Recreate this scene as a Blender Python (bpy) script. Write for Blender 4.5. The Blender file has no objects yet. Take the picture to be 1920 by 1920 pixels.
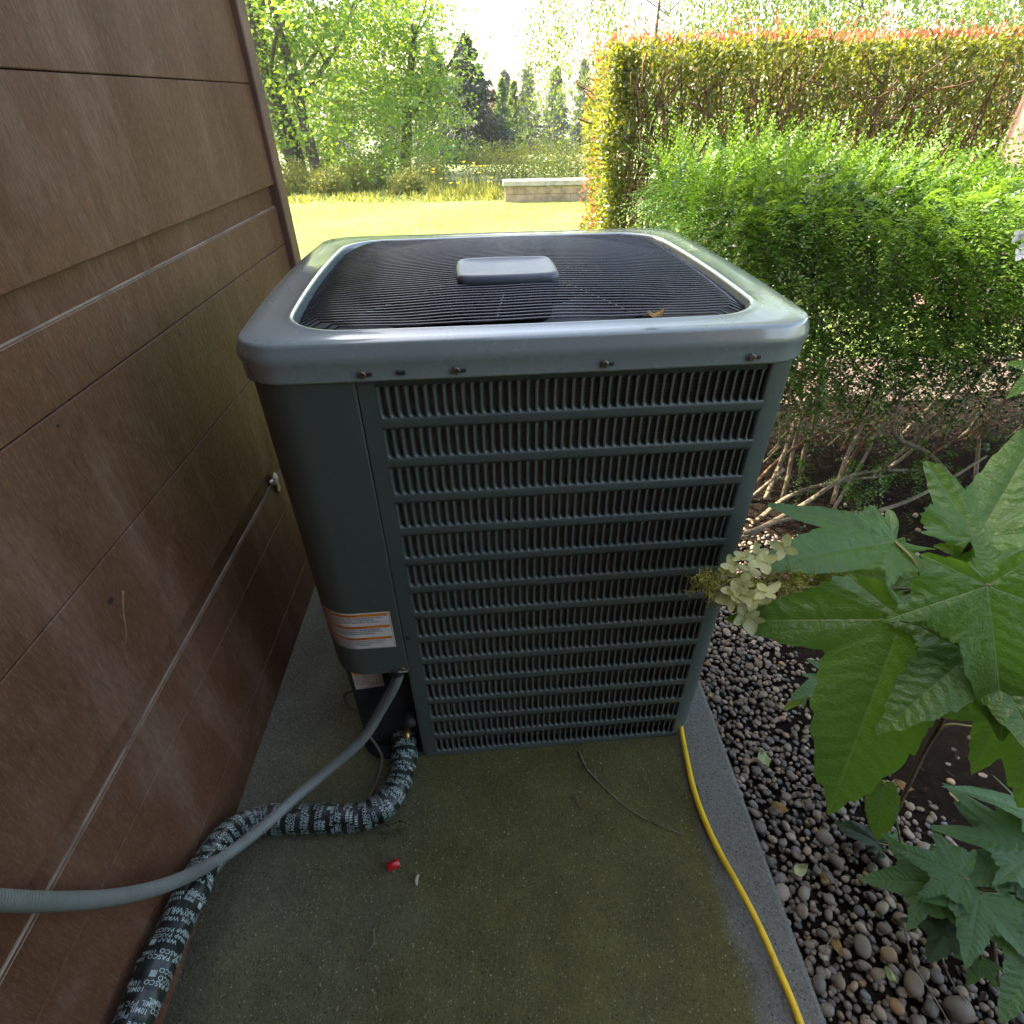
import bpy, math, random
import numpy as np
from mathutils import Vector, Matrix

PI = math.pi
R = math.radians
rng = np.random.default_rng(7)
random.seed(7)
scn = bpy.context.scene
COL = scn.collection

# ------------------------------------------------------------------ camera
F_PX, C_PX = 1054.0, 960.0
CAM_H = 1.22
CAM_R = np.array([[0.99916495, -0.03306394, 0.0240036],
                  [-0.03893652, -0.5924761, 0.80464652],
                  [-0.01238322, -0.80490922, -0.59326875]])
CAM_P = np.array([0.0, 0.0, CAM_H])
cam_data = bpy.data.cameras.new('camera')
cam_data.sensor_width = 36.0
cam_data.lens = 36.0 * F_PX / 1920.0
cam_data.clip_start = 0.02
cam_data.clip_end = 2000.0
cam = bpy.data.objects.new('camera', cam_data)
COL.objects.link(cam)
m3 = Matrix(((CAM_R[0, 0], -CAM_R[0, 1], -CAM_R[0, 2]),
             (CAM_R[1, 0], -CAM_R[1, 1], -CAM_R[1, 2]),
             (CAM_R[2, 0], -CAM_R[2, 1], -CAM_R[2, 2])))
cam.matrix_world = Matrix.Translation(CAM_P) @ m3.to_4x4()
scn.camera = cam

# ------------------------------------------------------------------ sky, sun, exposure
SUN_AZ, SUN_EL = R(-64.0), R(45.0)      # azimuth from +Y towards +X
world = bpy.data.worlds.new('World')
scn.world = world
world.use_nodes = True
wn = world.node_tree
sky_node = wn.nodes.new('ShaderNodeTexSky')
sky_node.sky_type = 'NISHITA'
sky_node.sun_disc = False
sky_node.sun_elevation = SUN_EL
sky_node.sun_rotation = SUN_AZ
sky_node.air_density = 1.0
sky_node.dust_density = 3.5
sky_node.ozone_density = 0.6
wn.links.new(sky_node.outputs[0], wn.nodes['Background'].inputs[0])
wn.nodes['Background'].inputs[1].default_value = 0.13
sun_data = bpy.data.lights.new('sun', 'SUN')
sun_data.energy = 3.2
sun_data.angle = R(0.5)
sun_data.color = (1.0, 0.95, 0.86)
sun = bpy.data.objects.new('sun', sun_data)
COL.objects.link(sun)
sdir = Vector((math.sin(SUN_AZ) * math.cos(SUN_EL), math.cos(SUN_AZ) * math.cos(SUN_EL), math.sin(SUN_EL)))
sun.rotation_euler = sdir.to_track_quat('Z', 'Y').to_euler()
sun.location = (-8, 4, 12)
vs = scn.view_settings
vs.view_transform = 'Standard'
vs.look = 'None'
vs.exposure = 2.9
vs.gamma = 1.0
vs.use_curve_mapping = False
vs.use_white_balance = True
vs.white_balance_temperature = 7400
vs.white_balance_tint = 10
scn.render.engine = 'CYCLES'
cy = scn.cycles
cy.max_bounces = 8
cy.diffuse_bounces = 4
cy.glossy_bounces = 3
cy.transmission_bounces = 5
cy.transparent_max_bounces = 6
cy.caustics_reflective = False
cy.caustics_refractive = False
cy.use_denoising = True
cy.sample_clamp_indirect = 6.0


# ------------------------------------------------------------------ helpers
def ray(px, py):
    return CAM_R @ np.array([(px - C_PX) / F_PX, (py - C_PX) / F_PX, 1.0])

def at_depth(px, py, d):
    return CAM_P + ray(px, py) * d

def at_z(px, py, z=0.0):
    d = ray(px, py)
    return CAM_P + d * ((z - CAM_H) / d[2])

def at_x(px, py, x):
    d = ray(px, py)
    return CAM_P + d * (x / d[0])

def at_y(px, py, y):
    d = ray(px, py)
    return CAM_P + d * (y / d[1])

def link(name, me, parent=None, mat=None, smooth=False):
    o = bpy.data.objects.new(name, me)
    COL.objects.link(o)
    if parent is not None:
        o.parent = parent
    if mat is not None:
        if len(me.materials) == 0:
            me.materials.append(mat)
    if smooth:
        me.polygons.foreach_set('use_smooth', np.ones(len(me.polygons), dtype=bool))
    return o

def tag(o, label=None, cat=None, group=None, kind=None):
    if label: o['label'] = label
    if cat: o['category'] = cat
    if group: o['group'] = group
    if kind: o['kind'] = kind
    return o

def empty(name, loc=(0, 0, 0), rz=0.0):
    o = bpy.data.objects.new(name, None)
    o.empty_display_size = 0.05
    o.location = loc
    o.rotation_euler = (0, 0, rz)
    COL.objects.link(o)
    return o

class MB:
    """collects shapes for one mesh"""
    def __init__(s):
        s.v, s.f, s.uv = [], [], []
    def add(s, verts, faces, uvs=None):
        b = len(s.v)
        s.v.extend([tuple(map(float, p)) for p in verts])
        for i, f in enumerate(faces):
            s.f.append([b + k for k in f])
            s.uv.append(uvs[i] if uvs is not None else None)
        return s
    def box(s, x0, x1, y0, y1, z0, z1, bev=0.0):
        if bev <= 0:
            v = [(x, y, z) for z in (z0, z1) for y in (y0, y1) for x in (x0, x1)]
            s.add(v, [(0, 2, 3, 1), (4, 5, 7, 6), (0, 1, 5, 4), (2, 6, 7, 3), (0, 4, 6, 2), (1, 3, 7, 5)])
        else:
            b = bev
            c = []
            idx = {}
            for iz, z in enumerate((z0, z1)):
                for iy, y in enumerate((y0, y1)):
                    for ix, x in enumerate((x0, x1)):
                        sx, sy, sz = (1, -1)[ix], (1, -1)[iy], (1, -1)[iz]
                        idx[(ix, iy, iz)] = len(c)
                        c += [(x, y + sy * b, z + sz * b), (x + sx * b, y, z + sz * b), (x + sx * b, y + sy * b, z)]
            F = []
            I = idx
            for ix in (0, 1):
                q = [I[(ix, 0, 0)], I[(ix, 1, 0)], I[(ix, 1, 1)], I[(ix, 0, 1)]]
                F.append(q if ix == 1 else q[::-1])
            for iy in (0, 1):
                q = [I[(0, iy, 0)] + 1, I[(1, iy, 0)] + 1, I[(1, iy, 1)] + 1, I[(0, iy, 1)] + 1]
                F.append(q if iy == 0 else q[::-1])
            for iz in (0, 1):
                q = [I[(0, 0, iz)] + 2, I[(1, 0, iz)] + 2, I[(1, 1, iz)] + 2, I[(0, 1, iz)] + 2]
                F.append(q if iz == 1 else q[::-1])
            for iy in (0, 1):
                for iz in (0, 1):
                    F.append([I[(0, iy, iz)] + 1, I[(1, iy, iz)] + 1, I[(1, iy, iz)] + 2, I[(0, iy, iz)] + 2])
            for ix in (0, 1):
                for iz in (0, 1):
                    F.append([I[(ix, 0, iz)], I[(ix, 1, iz)], I[(ix, 1, iz)] + 2, I[(ix, 0, iz)] + 2])
            for ix in (0, 1):
                for iy in (0, 1):
                    F.append([I[(ix, iy, 0)], I[(ix, iy, 1)], I[(ix, iy, 1)] + 1, I[(ix, iy, 0)] + 1])
            for k in I.values():
                F.append([k, k + 1, k + 2])
            s.add(c, F)
        return s
    def tube(s, pts, rad, n=8, cap=True):
        P = np.array(pts, dtype=float)
        k = len(P)
        rad = np.broadcast_to(np.array(rad, dtype=float), (k,))
        T = np.gradient(P, axis=0)
        T /= np.linalg.norm(T, axis=1)[:, None] + 1e-12
        ref = np.array([0, 0, 1.0]) if abs(T[0][2]) < 0.9 else np.array([1.0, 0, 0])
        u = np.cross(T[0], ref); u /= np.linalg.norm(u)
        vs_, uvl = [], []
        L = np.concatenate([[0], np.cumsum(np.linalg.norm(np.diff(P, axis=0), axis=1))])
        for i in range(k):
            u = u - T[i] * np.dot(u, T[i]); u /= np.linalg.norm(u) + 1e-12
            w = np.cross(T[i], u)
            for j in range(n):
                a = 2 * PI * j / n
                vs_.append(P[i] + rad[i] * (math.cos(a) * u + math.sin(a) * w))
        F, UV = [], []
        for i in range(k - 1):
            for j in range(n):
                j2 = (j + 1) % n
                F.append((i * n + j, i * n + j2, (i + 1) * n + j2, (i + 1) * n + j))
                UV.append(((L[i], j / n), (L[i], (j + 1) / n), (L[i + 1], (j + 1) / n), (L[i + 1], j / n)))
        if cap:
            F.append(tuple(range(n))[::-1]); UV.append(tuple((L[0], 0.0) for _ in range(n)))
            F.append(tuple((k - 1) * n + j for j in range(n))); UV.append(tuple((L[-1], 0.0) for _ in range(n)))
        s.add(vs_, F, UV)
        return s
    def disc(s, c, r, h, n=14, axis='y', dome=0.0):
        """short cylinder; axis y points towards -y (front)"""
        v = []
        for kk, (rr, hh) in enumerate(((r, 0), (r, h * 0.7), (r * 0.8, h))):
            for j in range(n):
                a = 2 * PI * j / n
                if axis == 'y':
                    v.append((c[0] + rr * math.cos(a), c[1] - hh, c[2] + rr * math.sin(a)))
                elif axis == 'x':
                    v.append((c[0] + hh, c[1] + rr * math.cos(a), c[2] + rr * math.sin(a)))
                else:
                    v.append((c[0] + rr * math.cos(a), c[1] + rr * math.sin(a), c[2] + hh))
        F = []
        for kk in range(2):
            for j in range(n):
                F.append((kk * n + j, kk * n + (j + 1) % n, (kk + 1) * n + (j + 1) % n, (kk + 1) * n + j))
        F.append(tuple(2 * n + j for j in range(n)))
        s.add(v, F)
        return s
    def mesh(s, name='m'):
        me = bpy.data.meshes.new(name)
        me.from_pydata(s.v, [], s.f)
        if any(u is not None for u in s.uv):
            lay = me.uv_layers.new(name='UVMap')
            flat = []
            for f, u in zip(s.f, s.uv):
                for k in range(len(f)):
                    flat.extend(u[k] if u is not None else (0.0, 0.0))
            lay.data.foreach_set('uv', flat)
        me.update()
        return me
    def build(s, name, mat, parent=None, smooth=False):
        return link(name, s.mesh(name), parent, mat, smooth)

def fast_mesh(name, V, faces_idx):
    """V (n,3); faces_idx (m,k) all same size"""
    me = bpy.data.meshes.new(name)
    m, k = faces_idx.shape
    me.vertices.add(len(V)); me.vertices.foreach_set('co', np.ascontiguousarray(V, dtype=np.float32).ravel())
    me.loops.add(m * k); me.loops.foreach_set('vertex_index', np.ascontiguousarray(faces_idx, dtype=np.int32).ravel())
    me.polygons.add(m)
    me.polygons.foreach_set('loop_start', np.arange(0, m * k, k, dtype=np.int32))
    me.polygons.foreach_set('loop_total', np.full(m, k, dtype=np.int32))
    me.update(calc_edges=True)
    return me

def unit(A):
    return A / (np.linalg.norm(A, axis=-1, keepdims=True) + 1e-12)

LEAF_OVAL = (np.array([(0, 0, 0), (.28, .42, .10), (.68, .40, .10), (1, 0, -.04), (.68, -.40, .10), (.28, -.42, .10)]), [(0, 1, 2, 3), (0, 3, 4, 5)])
LEAF_POINT = (np.array([(0, 0, 0), (.25, .5, .12), (.6, .34, .06), (1, 0, -.10), (.6, -.34, .06), (.25, -.5, .12)]), [(0, 1, 2, 3), (0, 3, 4, 5)])
LEAF_DIAMOND = (np.array([(0, 0, 0), (.45, .46, .1), (1, 0, -.05), (.45, -.46, .1)]), [(0, 1, 2, 3)])
LEAF_NEEDLE = (np.array([(0, .5, 0), (0, -.5, 0), (1, -.15, -.1), (1, .15, -.1)]), [(0, 1, 2, 3)])

def leaves_mesh(name, P, A, N, L, W, shape=LEAF_OVAL):
    n = len(P)
    A = unit(A)
    N = unit(N - A * (N * A).sum(1, keepdims=True))
    S = np.cross(N, A)
    T, fc = shape
    k = len(T)
    L = np.broadcast_to(L, (n,)); W = np.broadcast_to(W, (n,))
    V = (P[:, None, :] + A[:, None, :] * (T[None, :, 0:1] * L[:, None, None])
         + S[:, None, :] * (T[None, :, 1:2] * W[:, None, None])
         + N[:, None, :] * (T[None, :, 2:3] * W[:, None, None]))
    V = V.reshape(-1, 3)
    fc = np.array(fc)
    idx = (np.arange(n)[:, None, None] * k + fc[None]).reshape(-1, fc.shape[1])
    return fast_mesh(name, V, idx)

def rand_unit(n):
    v = rng.normal(size=(n, 3))
    return unit(v)

def catmull(pts, per=8):
    P = [np.array(p, dtype=float) for p in pts]
    P = [2 * P[0] - P[1]] + P + [2 * P[-1] - P[-2]]
    out = []
    for i in range(1, len(P) - 2):
        for k in range(per):
            t = k / per
            a, b, c, d = P[i - 1], P[i], P[i + 1], P[i + 2]
            out.append(0.5 * ((2 * b) + (c - a) * t + (2 * a - 5 * b + 4 * c - d) * t * t + (3 * b - a - 3 * c + d) * t ** 3))
    out.append(P[-2])
    return out

# ------------------------------------------------------------------ materials
class NT:
    def __init__(s, name):
        s.m = bpy.data.materials.new(name)
        s.m.use_nodes = True
        s.t = s.m.node_tree
        s.b = s.t.nodes['Principled BSDF']
        s.out = s.t.nodes['Material Output']
    def n(s, ty, **kw):
        nd = s.t.nodes.new(ty)
        for k, v in kw.items():
            if k.startswith('i_'):
                key = k[2:]
                key = int(key) if key.isdigit() else key.replace('_', ' ')
                nd.inputs[key].default_value = v
            else:
                setattr(nd, k, v)
        return nd
    def l(s, a, b):
        s.t.links.new(a, b)
    def val(s, name, v):
        if name in s.b.inputs:
            s.b.inputs[name].default_value = v
    def coord(s, kind='Object', scale=(1, 1, 1)):
        tc = s.n('ShaderNodeTexCoord')
        mp = s.n('ShaderNodeMapping')
        mp.inputs['Scale'].default_value = scale
        s.l(tc.outputs[kind], mp.inputs[0])
        return mp.outputs[0]
    def noise(s, vec, scale, detail=4, rough=.55, dist=0.0):
        nd = s.n('ShaderNodeTexNoise')
        nd.inputs['Scale'].default_value = scale
        nd.inputs['Detail'].default_value = detail
        nd.inputs['Roughness'].default_value = rough
        nd.inputs['Distortion'].default_value = dist
        if vec is not None: s.l(vec, nd.inputs['Vector'])
        return nd.outputs['Fac']
    def ramp(s, fac, stops, interp='LINEAR'):
        nd = s.n('ShaderNodeValToRGB')
        cr = nd.color_ramp
        cr.interpolation = interp
        while len(cr.elements) > 1: cr.elements.remove(cr.elements[0])
        for i, (p, c) in enumerate(stops):
            e = cr.elements[0] if i == 0 else cr.elements.new(p)
            e.position = p
            e.color = (c[0], c[1], c[2], 1) if hasattr(c, '__len__') else (c, c, c, 1)
        s.l(fac, nd.inputs[0])
        return nd.outputs[0]
    def mix(s, fac, a, b, mode='MIX'):
        nd = s.n('ShaderNodeMix', data_type='RGBA', blend_type=mode)
        for sock, v in ((nd.inputs[0], fac), (nd.inputs[6], a), (nd.inputs[7], b)):
            if hasattr(v, 'is_output') or hasattr(v, 'links'): s.l(v, sock)
            elif hasattr(v, '__len__'): sock.default_value = (v[0], v[1], v[2], 1)
            else: sock.default_value = v
        return nd.outputs[2]
    def math(s, op, a, b=0.0, clamp=False):
        nd = s.n('ShaderNodeMath', operation=op, use_clamp=clamp)
        for sock, v in ((nd.inputs[0], a), (nd.inputs[1], b)):
            if hasattr(v, 'links'): s.l(v, sock)
            else: sock.default_value = v
        return nd.outputs[0]
    def base(s, c):
        if hasattr(c, 'links'): s.l(c, s.b.inputs['Base Color'])
        else: s.b.inputs['Base Color'].default_value = (c[0], c[1], c[2], 1)
        return s
    def rough(s, v):
        if hasattr(v, 'links'): s.l(v, s.b.inputs['Roughness'])
        else: s.b.inputs['Roughness'].default_value = v
        return s
    def bump(s, h, strength=.3, dist=.01, normal=None):
        nd = s.n('ShaderNodeBump')
        nd.inputs['Strength'].default_value = strength
        nd.inputs['Distance'].default_value = dist
        s.l(h, nd.inputs['Height'])
        if normal is not None: s.l(normal, nd.inputs['Normal'])
        s.l(nd.outputs[0], s.b.inputs['Normal'])
        return nd.outputs[0]

def leaf_mat(name, stops, trans=(0.25, 0.40, 0.03), tfac=.4, rough=.42, island=True, spec=.5):
    m = NT(name)
    if island:
        rnd = m.n('ShaderNodeNewGeometry').outputs['Random Per Island']
    else:
        rnd = m.n('ShaderNodeObjectInfo').outputs['Random']
    col = m.ramp(rnd, stops)
    m.base(col).rough(rough)
    m.val('Specular IOR Level', spec)
    tr = m.n('ShaderNodeBsdfTranslucent')
    tc = m.mix(.6, col, trans)
    br = m.n('ShaderNodeMix', data_type='RGBA')
    m.l(tc, tr.inputs['Color'])
    mx = m.n('ShaderNodeMixShader')
    mx.inputs[0].default_value = tfac
    m.l(m.b.outputs[0], mx.inputs[1]); m.l(tr.outputs[0], mx.inputs[2])
    m.l(mx.outputs[0], m.out.inputs['Surface'])
    return m.m

def plain(name, col, rough=.5, metal=0.0, spec=.5, coat=0.0, vary=0.15, vscale=8.0, bump=0.0, bscale=60.0):
    m = NT(name)
    vec = m.coord('Object')
    nz = m.noise(vec, vscale, 5, .6)
    c2 = tuple(max(0, c * (1 - vary * 1.6)) for c in col)
    c3 = tuple(min(1, c * (1 + vary)) for c in col)
    m.base(m.ramp(nz, [(.3, c2), (.5, col), (.72, c3)]))
    m.rough(m.ramp(nz, [(.3, min(1, rough * 1.15)), (.7, rough * .9)]))
    m.val('Metallic', metal); m.val('Specular IOR Level', spec); m.val('Coat Weight', coat)
    if bump > 0:
        m.bump(m.noise(vec, bscale, 3), bump, .004)
    return m.m

def mat_wall():
    m = NT('brown_stained_plywood')
    tc = m.n('ShaderNodeTexCoord')
    def mp(sc):
        n_ = m.n('ShaderNodeMapping'); n_.inputs['Scale'].default_value = sc
        m.l(tc.outputs['Object'], n_.inputs[0]); return n_.outputs[0]
    fine = m.noise(mp((1, 330, 62)), 1.0, 3, .75)
    grain = m.noise(mp((1, 120, 26)), 1.0, 4, .65, .3)
    blotch = m.noise(mp((1, 2.4, 1.6)), 1.0, 5, .6, .5)
    streak = m.noise(mp((1, 9, 1.3)), 1.0, 5, .65, .4)
    c = m.ramp(blotch, [(.3, (.066, .024, .010)), (.46, (.105, .043, .021)), (.66, (.148, .070, .040))])
    c = m.mix(m.ramp(streak, [(.50, 0.0), (.74, .62)]), c, (.245, .158, .115))
    b2 = m.noise(mp((1, 5.5, 4.2)), 1.0, 6, .7, 1.2)
    c = m.mix(m.ramp(b2, [(.54, 0.0), (.74, .34)]), c, (.22, .150, .115))
    c = m.mix(m.ramp(b2, [(.28, .5), (.44, 0.0)]), c, (.06, .022, .010))
    c = m.mix(m.ramp(streak, [(.2, .55), (.4, 0.0)]), c, (.07, .034, .022))
    c = m.mix(m.ramp(grain, [(.35, .4), (.6, 0.0)]), c, (.055, .025, .014))
    c = m.mix(m.ramp(fine, [(.52, 0.0), (.74, .5)]), c, (.24, .15, .105))
    m.base(c).rough(m.ramp(fine, [(.3, .62), (.7, .48)]))
    m.val('Specular IOR Level', .16)
    h = m.math('ADD', m.math('MULTIPLY', fine, .6), m.math('MULTIPLY', grain, .5))
    m.bump(h, .9, .004)
    return m.m

def mat_concrete():
    m = NT('mossy_concrete')
    vec = m.coord('Object')
    n1 = m.noise(vec, 1.7, 6, .6, .4)
    n2 = m.noise(vec, 9, 6, .65)
    n3 = m.noise(vec, 140, 3, .7)
    c = m.ramp(n2, [(.25, (.055, .052, .046)), (.5, (.090, .086, .078)), (.75, (.130, .124, .112))])
    c = m.mix(m.ramp(n3, [(.42, .0), (.70, .55)]), c, (.20, .188, .17))
    # moss film: middle of the slab, not along the outer border strip
    sx = m.n('ShaderNodeSeparateXYZ'); m.l(vec, sx.inputs[0])
    xj = m.math('ADD', sx.outputs[0], m.math('MULTIPLY', m.math('SUBTRACT', n2, .5), .06))
    xl = m.math('ADD', sx.outputs[0], m.math('MULTIPLY', m.math('SUBTRACT', n1, .5), .9))
    left = m.ramp(m.math('ADD', m.math('MULTIPLY', xl, 1.0), 1.0), [(.35, .38), (.85, 1.0)])
    right = m.ramp(m.math('ADD', m.math('MULTIPLY', xj, 1.0), .0), [(.385, 1.0), (.425, 0.0)])
    moss = m.math('MULTIPLY', left, right)
    moss = m.math('MULTIPLY', moss, m.ramp(n1, [(.2, .75), (.6, 1.0)]))
    mc = m.ramp(n2, [(.3, (.066, .058, .008)), (.6, (.102, .094, .015)), (.8, (.125, .128, .028))])
    c = m.mix(m.math('MULTIPLY', moss, .88), c, mc)
    border = m.math('SUBTRACT', 1.0, right)
    c = m.mix(m.math('MULTIPLY', border, .30), c, (.22, .218, .185))
    # exposed aggregate specks
    for sc, th, colr, am in ((190, .28, (.30, .28, .20), .55), (75, .13, (.36, .33, .20), .7), (34, .055, (.42, .40, .27), .8), (300, .38, (.022, .020, .015), .75), (130, .28, (.026, .024, .017), .7)):
        v = m.n('ShaderNodeTexVoronoi'); v.inputs['Scale'].default_value = sc
        m.l(vec, v.inputs['Vector'])
        sp = m.ramp(v.outputs['Distance'], [(th * .75, am), (th, 0.0)])
        hid = m.n('ShaderNodeSeparateColor'); m.l(v.outputs['Color'], hid.inputs[0])
        sp = m.math('MULTIPLY', sp, m.ramp(hid.outputs[0], [(.40, 0.0), (.9, 1.0)]))
        c = m.mix(sp, c, colr)
    m.base(c).rough(m.ramp(n2, [(.3, .75), (.7, .92)]))
    m.val('Specular IOR Level', .22)
    m.bump(m.math('ADD', m.math('MULTIPLY', n3, 1.2), n2), .8, .004)
    return m.m

def mat_soil():
    m = NT('dark_soil')
    vec = m.coord('Object')
    n1 = m.noise(vec, 4, 6, .6); n2 = m.noise(vec, 60, 5, .7)
    c = m.ramp(n2, [(.3, (.005, .0035, .0025)), (.55, (.013, .009, .006)), (.75, (.028, .020, .014))])
    m.base(m.mix(m.ramp(n1, [(.4, 0.0), (.7, .5)]), c, (.022, .015, .010))).rough(.95); m.val('Specular IOR Level', .08)
    m.bump(n2, .9, .012)
    return m.m

def mat_lawn():
    m = NT('lawn_grass')
    vec = m.coord('Object')
    n1 = m.noise(vec, .5, 5, .6); n2 = m.noise(vec, 9, 5, .7); n3 = m.noise(vec, 160, 3, .7)
    c = m.ramp(n1, [(.3, (.12, .19, .045)), (.5, (.165, .22, .06)), (.7, (.22, .25, .10))])
    c = m.mix(m.ramp(n2, [(.35, .4), (.6, 0.0)]), c, (.08, .13, .02))
    c = m.mix(m.ramp(n3, [(.55, 0.0), (.75, .5)]), c, (.27, .30, .13))
    m.base(c).rough(.85); m.val('Specular IOR Level', .2)
    m.bump(n3, .8, .02)
    return m.m

def mat_paint(name, col, rough=.34, dust=.25):
    m = NT(name)
    vec = m.coord('Object')
    n1 = m.noise(vec, 5, 6, .65, .3); n2 = m.noise(vec, 70, 4, .6); n3 = m.noise(vec, 900, 2, .5)
    c = m.ramp(n1, [(.3, tuple(x * .88 for x in col)), (.6, col)])
    dc = tuple(min(1, x * 2.1 + .03) for x in col)
    c = m.mix(m.ramp(n2, [(.6, 0.0), (.8, dust)]), c, dc)
    m.base(c).rough(m.ramp(n1, [(.3, rough * 1.25), (.7, rough * .9)]))
    m.val('Specular IOR Level', .55)
    m.bump(n3, .06, .0006)
    return m.m

def mat_coil():
    m = NT('coil_fins')
    tc = m.n('ShaderNodeTexCoord')
    w = m.n('ShaderNodeTexWave'); w.wave_type = 'BANDS'; w.bands_direction = 'X'
    w.inputs['Scale'].default_value = 210
    m.l(tc.outputs['Object'], w.inputs['Vector'])
    w2 = m.n('ShaderNodeTexWave'); w2.bands_direction = 'Z'; w2.inputs['Scale'].default_value = 52
    m.l(tc.outputs['Object'], w2.inputs['Vector'])
    nz = m.noise(m.coord('Object', (3, 3, 12)), 3, 4)
    c = m.ramp(w.outputs['Fac'], [(.2, (.07, .050, .042)), (.8, (.34, .265, .225))])
    c = m.mix(m.ramp(w2.outputs['Fac'], [(.8, 0.0), (1.0, .5)]), c, (.03, .02, .018))
    c = m.mix(m.ramp(nz, [(.5, 0.0), (.7, .4)]), c, (.38, .31, .26))
    m.base(c).rough(.6); m.val('Metallic', .2)
    return m.m

def mat_conduit():
    m = NT('grey_liquidtight_conduit')
    uv = m.n('ShaderNodeTexCoord').outputs['UV']
    w = m.n('ShaderNodeTexWave'); w.bands_direction = 'X'; w.inputs['Scale'].default_value = 62
    m.l(uv, w.inputs['Vector'])
    nz = m.noise(m.coord('Object'), 9, 5)
    m.base(m.ramp(nz, [(.3, (.125, .135, .115)), (.7, (.17, .185, .17))])).rough(.5)
    m.bump(w.outputs['Fac'], .35, .0016)
    return m.m

def mat_bark(name, c1, c2, sc=1.0):
    m = NT(name)
    vec = m.coord('Object', (14 * sc, 14 * sc, 2.2 * sc))
    n1 = m.noise(vec, 1.0, 6, .7, .8)
    m.base(m.ramp(n1, [(.35, c1), (.65, c2)])).rough(.9)
    m.bump(n1, .9, .03 / sc)
    return m.m

def mat_pebble(name, island):
    m = NT(name)
    if island: rnd = m.n('ShaderNodeNewGeometry').outputs['Random Per Island']
    else: rnd = m.n('ShaderNodeObjectInfo').outputs['Random']
    col = m.ramp(rnd, [(0, (.105, .095, .085)), (.15, (.18, .155, .125)), (.28, (.075, .075, .08)), (.42, (.23, .19, .14)), (.55, (.135, .115, .098)),
                       (.66, (.27, .235, .185)), (.75, (.13, .145, .17)), (.84, (.16, .105, .070)), (.92, (.34, .31, .26)), (1, (.28, .17, .075))])
    vec = m.coord('Object')
    nz = m.noise(vec, 55, 5, .7)
    col = m.mix(1.0, col, (1.15, 1.05, .92), 'MULTIPLY')
    col = m.mix(m.ramp(nz, [(.35, .5), (.6, 0.0)]), col, (.045, .038, .032))
    m.base(col).rough(m.ramp(nz, [(.3, .42), (.7, .65)]))
    m.val('Specular IOR Level', .45)
    m.bump(nz, .25, .003)
    return m.m

def mat_big_leaf(name, base, light, under):
    """oakleaf hydrangea blade: veins from the leaf's own UV (a along lobe axis, c across)"""
    m = NT(name)
    uv = m.n('ShaderNodeTexCoord').outputs['UV']
    sx = m.n('ShaderNodeSeparateXYZ'); m.l(uv, sx.inputs[0])
    a, c = sx.outputs[0], sx.outputs[1]
    ac = m.math('ABSOLUTE', c)
    main = m.ramp(ac, [(.0015, 1.0), (.008, 0.0)])
    wob = m.noise(uv, 7.0, 3, .6)
    ph = m.math('ADD', m.math('SUBTRACT', m.math('MULTIPLY', a, 10.0), m.math('MULTIPLY', ac, 7.5)), m.math('MULTIPLY', wob, 1.6))
    tri = m.math('ABSOLUTE', m.math('SUBTRACT', m.math('FRACT', ph), .5))
    sec = m.ramp(tri, [(.015, 1.0), (.05, 0.0)])
    vor = m.n('ShaderNodeTexVoronoi'); vor.feature = 'DISTANCE_TO_EDGE'; vor.inputs['Scale'].default_value = 34
    m.l(uv, vor.inputs['Vector'])
    net = m.ramp(vor.outputs['Distance'], [(.0, 1.0), (.12, 0.0)])
    nz = m.noise(m.coord('Object'), 22, 5, .6)
    rnd = m.n('ShaderNodeObjectInfo').outputs['Random']
    col = m.ramp(nz, [(.3, base), (.7, light)])
    col = m.mix(m.math('MULTIPLY', rnd, .35), col, light)
    col = m.mix(m.math('MULTIPLY', net, .22), col, light)
    veins = m.math('MAXIMUM', m.math('MULTIPLY', main, .8), m.math('MULTIPLY', sec, .28))
    col = m.mix(m.math('MULTIPLY', veins, .55), col, (.20, .28, .10))
    m.base(col).rough(.36); m.val('Specular IOR Level', .5)
    hgt = m.math('SUBTRACT', m.math('MULTIPLY', tri, 1.6), m.math('MULTIPLY', net, .25))
    hgt = m.math('SUBTRACT', hgt, m.math('MULTIPLY', main, .7))
    m.bump(m.math('ADD', hgt, m.math('MULTIPLY', m.noise(uv, 15, 3, .5), .8)), .38, .004)
    tr = m.n('ShaderNodeBsdfTranslucent')
    m.l(m.mix(.55, col, under), tr.inputs['Color'])
    mx = m.n('ShaderNodeMixShader'); mx.inputs[0].default_value = .42
    m.l(m.b.outputs[0], mx.inputs[1]); m.l(tr.outputs[0], mx.inputs[2])
    m.l(mx.outputs[0], m.out.inputs['Surface'])
    return m.m

M = {}
M['wall'] = mat_wall()
M['pale_edge'] = plain('weathered_pale_edge', (.24, .185, .13), .85, vary=.4, vscale=14)
M['groove'] = plain('dark_recess_stain', (.075, .038, .022), .8, vary=.25, vscale=9)
M['trim'] = plain('dark_brown_trim', (.11, .050, .030), .6, vary=.3, vscale=5, bump=.3, bscale=90)
M['nail'] = plain('rusted_nail', (.015, .011, .009), .7)
M['soffit'] = plain('brown_soffit', (.14, .085, .055), .75, vary=.2)
M['concrete'] = mat_concrete()
M['soil'] = mat_soil()
M['lawn'] = mat_lawn()
M['terrain'] = plain('far_meadow', (.10, .14, .04), .9, vary=.3, vscale=.2)
M['path'] = plain('pinkish_crushed_brick', (.10, .068, .058), .9, vary=.35, vscale=30, bump=.5, bscale=120)
M['paint'] = mat_paint('charcoal_green_enamel', (.062, .080, .068), .34)
M['lid'] = mat_paint('lid_enamel', (.200, .240, .232), .26, .22)
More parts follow.
